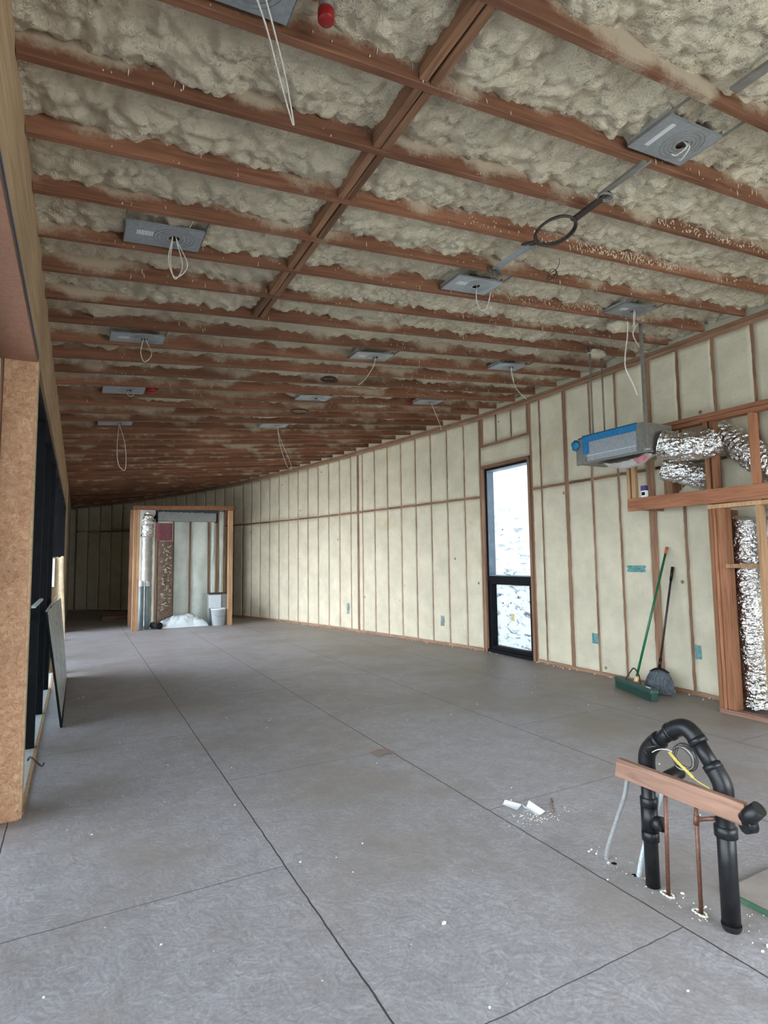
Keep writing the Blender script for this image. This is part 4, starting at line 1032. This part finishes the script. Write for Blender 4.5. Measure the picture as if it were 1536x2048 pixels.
def crumb(x, y, r):
    n = len(cr.v); k = 6
    for lv, rr in ((0.0, 1.0), (0.55, 0.9), (1.0, 0.25)):
        for i in range(k):
            a = 2*math.pi*i/k+random.uniform(-.3,.3); q = r*rr*random.uniform(0.6, 1.3); cr.v.append(Vector((x+q*math.cos(a), y+q*math.sin(a)*0.7, 0.0004+lv*r*0.9)))
    for l_ in range(2):
        for i in range(k): cr.f.append([n+l_*k+i, n+l_*k+(i+1) % k, n+(l_+1)*k+(i+1) % k, n+(l_+1)*k+i]); cr.sm.append(False)
    cr.f.append([n+2*k+i for i in range(k)]); cr.sm.append(False)
for i in range(90): crumb(random.gauss(2.28, 0.045), random.uniform(1.1, 2.15), random.choice([0.002,0.003,0.004,0.007]))
for i in range(60): crumb(random.gauss(2.45, 0.12), random.uniform(0.9, 1.5), random.choice([0.002,0.003,0.006]))
for i in range(240): crumb(random.uniform(-0.1, 5.4), random.uniform(1.2, 8.0), random.choice([0.002,0.003,0.004,0.006]))
for i in range(120): crumb(random.gauss(2.33, 0.10), random.gauss(2.56, 0.05), random.choice([0.002,0.003,0.004]))
for i in range(160):
    y = random.uniform(3.6, 13.5); crumb(x_wall(y)-abs(random.gauss(0.0, 0.06))-0.01, y, random.choice([0.004,0.006,0.009,0.012]))
for (x, y) in ((1.02,1.16),(1.33,2.02),(2.30,1.32),(2.36,1.26),(2.02,1.15)): crumb(x, y, 0.011)
cr.build('foam_crumbs', CRUMB, label='cream foam crumbs scattered over the floor', cat='debris', kind='stuff')
def scrap(x, y, w, h, rz, label, m_, lift=0.02):
    q = MB(); q.grid(lambda u, v: ((u-0.5)*w*(1-0.25*v), (v-0.5)*h, 0.002+lift*abs(u-0.45)**1.5*(0.4+v)), 6, 6, False)
    for vv in q.v[:]: pass
    n = len(q.v); q.v += [v - Vector((0,0,0.0012)) for v in q.v[:]]; q.f += [[i+n for i in f[::-1]] for f in q.f[:]]; q.sm += q.sm[:]
    o = q.build('paper_scrap', m_, None, (x, y, 0.0), label, 'paper'); o.rotation_euler = (0, 0, rz)
scrap(2.285, 2.735, 0.085, 0.10, 0.5, 'torn bluish-white paper scrap on the floor, left of the two', PAPER)
scrap(2.345, 2.615, 0.075, 0.11, 0.1, 'torn bright white paper scrap on the floor, right of the two', PAPER, 0.06)
q = MB(); q.tube([(2.42,2.53,0.003),(2.50,2.62,0.003),(2.56,2.69,0.004)], 0.003, 5); q.build('twig', BLOCKX, label='thin brown splinter on the floor beside the paper scraps', cat='splinter')
q = MB(); q.box((2.495, 0.2, 0.0005), (3.9, 1.60, 0.018)); q.build('floor_sheet', noisy('brown_sheet', (0.24,0.21,0.19), (0.33,0.29,0.27), 8, 0.6, 0, 0.003), label='low brownish sheet on the floor behind the right drain pipe', cat='sheet')
q = MB(); q.box((2.486, 0.2, 0.0005), (2.4945, 1.60, 0.021)); q.build('edge_strip', noisy('dull_green_edge', (0.03,0.09,0.045), (0.06,0.14,0.08), 12, 0.5), label='dull green edge strip along the brownish floor sheet', cat='strip')
q = MB(); q.grid(lambda u, v: (1.99+0.16*u, 3.86+0.13*v+0.03*math.sin(u*3.1), 0.0012+0.0015*math.sin(u*3.1)), 8, 4, True); q.build('brown_stain_patch', noisy('brown_scrap', (0.22,0.16,0.14), (0.30,0.22,0.19), 20, 0.7), label='thin brownish scrap lying flat at a floor joint in mid room', cat='scrap')

# ------------------------------------------------------------------ left side: leaning sheets
ls = empty('leaning_sheet', (-0.17, 7.2, 0), 'grey metal sheet with dark edge leaning against the black windows', 'sheet')
def lean(u, v):
    y = -1.22 + 2.55*u; x = 0.075 + 0.012*u - (0.145-0.045*u)*v; z = 1.02*v
    return Vector((x + 0.004*math.sin(u*9)*v, y, z))
q = MB(); q.grid(lambda u, v: tuple(lean(u, v)), 16, 14); n = len(q.v); q.v += [v+Vector((-0.006,0,-0.001)) for v in q.v[:]]; q.f += [[i+n for i in f[::-1]] for f in q.f[:]]; q.sm += q.sm[:]
sheetm = mat('spotted_grey_sheet', rough=0.35, metal=0.4); t = NT(sheetm); vo = t.n('TexVoronoi'); t.l(t.coord('Object', (1, 1, 1)), vo.inputs['Vector']); vo.inputs['Scale'].default_value = 9
k = t.maprange(vo.outputs['Distance'], 0.22, 0.30, 0.8, 0.0)
t.out(t.mix(k, t.ramp(t.noise(t.coord('Object'), 4, 3), [(0.3, (0.30,0.34,0.34)), (0.7, (0.50,0.55,0.55))]), (0.04,0.05,0.055)))
q.build('face', sheetm, ls)
q = MB(); q.beam((0.082,-1.235,0.004),(-0.066,-1.235,1.03),0.014,0.02,(0,1,0)); q.build('edge_bar', BLACKF, ls)
q = MB(); q.beam((-0.068,-1.22,1.03),(-0.068,1.33,1.03),0.012,0.016); q.build('top_edge', GALV, ls)
q = MB(); q.beam((0.082,-1.22,0.006),(0.082,1.33,0.006),0.010,0.010); q.build('bottom_edge', BLACKF, ls)
kp = empty('kraft_sheet', (-0.17, 8.9, 0), 'brown kraft paper roll end standing behind the leaning grey sheet', 'paper')
q = MB(); q.grid(lambda u, v: (-0.13+0.15*u+0.02*math.sin(v*5), 0.05*math.sin(u*5), 1.55*v+0.03*noise.noise(Vector((u*4,0,v*2)))), 8, 16); q.build('sheet', KRAFT, kp)
q = MB(); q.grid(lambda u, v: (-0.135+0.03*u, -0.01, 1.15+0.38*v), 3, 6); q.build('torn_edge', PAPER, kp)
q = MB(); q.box((-0.262, 4.42, 1.165), (-0.238, 5.36, 1.18)); q.build('ledge_board', noisy('pale_ledge', (0.35,0.40,0.43), (0.5,0.55,0.57), 8, 0.5), label='small pale ledge across the first black window bay', cat='ledge')
q = MB(); q.tube(curve_pts([(-0.245,4.35,0.22),(-0.23,4.3,0.25),(-0.20,4.25,0.235),(-0.165,4.22,0.21),(-0.15,4.20,0.23)], 6), 0.006, 6); q.build('black_strap', BLACKM, label='short black strap sticking out low beside the strand-board pier', cat='strap')

# ------------------------------------------------------------------ framed closet far back
CY = 13.5
member('framed_post', (1.05, CY, 0.0), (1.11, CY+0.09, 2.60), PALESTUD, 'orange wooden post, left board of the far closet front', 'far closet frame', 'post')
member('framed_post', (1.115, CY-0.002, 0.0), (1.175, CY+0.09, 2.62), PALESTUD, 'orange wooden post, second board of the far closet front', 'far closet frame', 'post')
member('framed_post', (3.09, CY, 0.0), (3.19, CY+0.09, 2.66), PALESTUD, 'orange wooden post at the right of the far closet front', 'far closet frame', 'post')
q = MB(); q.hexa([(1.04,CY,2.62),(3.22,CY,2.67),(3.22,CY+0.09,2.67),(1.04,CY+0.09,2.62),(1.04,CY,2.70),(3.22,CY,2.76),(3.22,CY+0.09,2.76),(1.04,CY+0.09,2.70)])
q.build('framed_lintel', REDBEAM, label='reddish head plate across the far closet front', cat='plate')
back = 14.55
q = MB()
xs = [(1.22,1.60),(1.66,2.00),(2.03,2.38),(2.42,2.82),(2.87,3.02),(3.07,3.20)]
for i, (a_, b_) in enumerate(xs):
    q.grid(lambda u, v, a_=a_, b_=b_, i=i: (a_+(b_-a_)*u, back-0.02-0.03*math.sin(math.pi*u)+0.02*noise.noise(Vector((u*3+i,0,v*6))), 0.02+2.68*v), 8, 40)
q.build('closet_foam_wall', DAYLIT_FOAM, label='daylight-tinted foam back wall inside the far framed closet', cat='wall')
q = MB(); q.box((1.05, back, 0.0), (3.25, back+0.08, 2.7)); q.build('closet_backing', STUD, label='brown wooden backing of the far framed closet', cat='wall')
for x, wd, lb in ((1.63,0.035,'beside the printed masonry column'),(2.40,0.03,'in the middle'),(2.845,0.04,'right of the middle'),(3.045,0.06,'beside the right post')):
    member('closet_rib', (x-wd/2, back-0.06, 0.01), (x+wd/2, back-0.002, 2.69), STUD, 'brown stud in the far closet back wall, '+lb, 'far closet studs', 'stud')
q = MB(); q.grid(lambda u, v: (1.67+0.32*u, back-0.10-0.03*noise.noise(Vector((u*5,v*30,0))), 0.01+1.95*v), 8, 60); n = 0
q.build('masonry_column', BARE, label='rough brown column with pale foam squiggles in the far closet', cat='column')
random.seed(3); q = MB()
for i in range(46):
    z = 0.36+1.55*i/46; x = 1.83+random.uniform(-0.10,0.12); P = [(x+random.uniform(-.05,.05), back-0.125, z+random.uniform(-.03,.03)) for _ in range(3)]; q.tube(curve_pts(P, 4), random.uniform(0.006, 0.012), 5)
q.build('foam_squiggles', CRUMB, label='pale foam squiggles on the rough brown column', cat='foam', kind='stuff')
q = MB(); q.grid(lambda u, v: (1.61+0.36*u, back-0.16-0.01*math.sin(u*9), 1.97+0.42*v), 8, 8); n = len(q.v)
q.build('pink_patch', PINKW, label='dark pink fabric patch at the top of the brown column', cat='patch')
duct2 = MB(); P = curve_pts([(1.38,14.1,0.02),(1.38,14.1,0.8),(1.38,14.1,1.6),(1.38,14.1,2.15)], 14)
duct2.tube(P, [0.12+0.004*math.sin(i*1.3) for i in range(len(P))], 20); duct2.build('tan_duct', TANDUCT, label='dull tan wrapped duct standing at the left inside the far closet', cat='duct')
duct('foil_duct', [(1.38,14.05,2.05),(1.38,14.05,2.25),(1.40,14.05,2.42),(1.44,14.1,2.55)], 0.13, 'bright foil duct elbow at the top left inside the far closet', 24, 10)
ac = empty('closet_unit', (2.25, 14.0, 2.42), 'long grey unit with a dark fringed top inside the far closet', 'unit')
MB().box((-0.66,0,0),(0.66,0.2,0.20)).build('body', GREYPANEL, ac)
MB().box((-0.69,-0.01,-0.02),(-0.66,0.2,0.24)).build('side', BLACKF, ac); MB().box((0.66,-0.01,-0.02),(0.69,0.2,0.24)).build('side', BLACKF, ac)
q = MB(); q.grid(lambda u, v: (-0.70+1.42*u, -0.03-0.02*math.sin(v*3), 0.20+0.15*v+0.02*noise.noise(Vector((u*30,v,0)))), 60, 4); q.build('cover', noisy('dark_teal_cover', (0.01,0.03,0.04), (0.03,0.06,0.07), 20, 0.6), ac)
for i, (x, r, lb) in enumerate(((1.245,0.055,'left'),(1.37,0.045,'right'))):
    tb = empty('standing_tube', (x, 13.72, 0), f'blue-grey tube standing behind the left post, {lb} of two', 'tube', 'standing tubes')
    MB().tube([(0,0,0),(0,0,1.0)], r, 18).build('tube', GREYPVC, tb)
    q = MB(); q.lathe([(r+0.004,0.94),(r+0.008,0.98),(r*0.9,1.05),(0,1.07)], (0,0,0), 14); q.build('cap', WHITEP, tb)
q = MB()
def tarpf(u, v):
    e = max(0.0, math.sin(math.pi*u))**0.35*max(0.0, math.sin(math.pi*min(1,v*1.0)))**0.4
    return (1.66+1.02*u, 13.55+0.85*v, 0.005+0.31*e*(0.80+0.5*noise.noise(Vector((u*4,v*3,2))))*(0.7+0.5*u if u < 0.6 else 1.0)+0.05*noise.noise(Vector((u*14,v*12,0)))*e)
q.grid(tarpf, 50, 36); q.build('plastic_tarp', TARP, label='crumpled white plastic tarp heap on the far closet floor', cat='tarp')
bk = empty('bucket', (2.90, 13.62, 0), 'white plastic bucket on the far closet floor', 'bucket')
MB().lathe([(0.0,0.0),(0.135,0.0),(0.165,0.36),(0.172,0.36),(0.172,0.385),(0.160,0.385),(0.13,0.02),(0,0.02)], seg=28).build('body', WHITEP, bk)
MB().tube([(0.17*math.cos(a), -0.17*abs(math.sin(a))*0.4-0.15, 0.33-0.12*math.sin(a)) for a in [i*math.pi/12 for i in range(13)]], 0.004, 5).build('handle', GREYC, bk)
cb = empty('carton_box', (2.98, 13.95, 0), 'open grey carton with a pale panel behind the white bucket', 'box')
MB().box((-0.25,-0.12,0.0),(0.20,0.15,0.70)).build('body', GREYPANEL, cb); MB().box((-0.26,-0.135,0.38),(0.02,-0.122,0.68)).build('side_panel', WHITEP, cb); MB().box((-0.27,-0.14,0.70),(0.22,-0.0,0.735)).build('flap', BLACKM, cb)
bt = MB(); bt.tube([(1.50,13.75,0.075),(1.62,13.52,0.075)], [0.075,0.075], 22, caps=False); bt.tube([(1.505,13.745,0.075),(1.615,13.53,0.075)], 0.066, 22, caps=True)
bt.build('black_pipe_length', BLACKP, label='short fat black pipe lying open end out beside the white tarp', cat='pipe')
member('lumber_board', (0.58, 16.4, 0.0), (1.35, 16.75, 0.10), STUD, 'dark lumber stack on the floor left of the far closet', None, 'lumber')
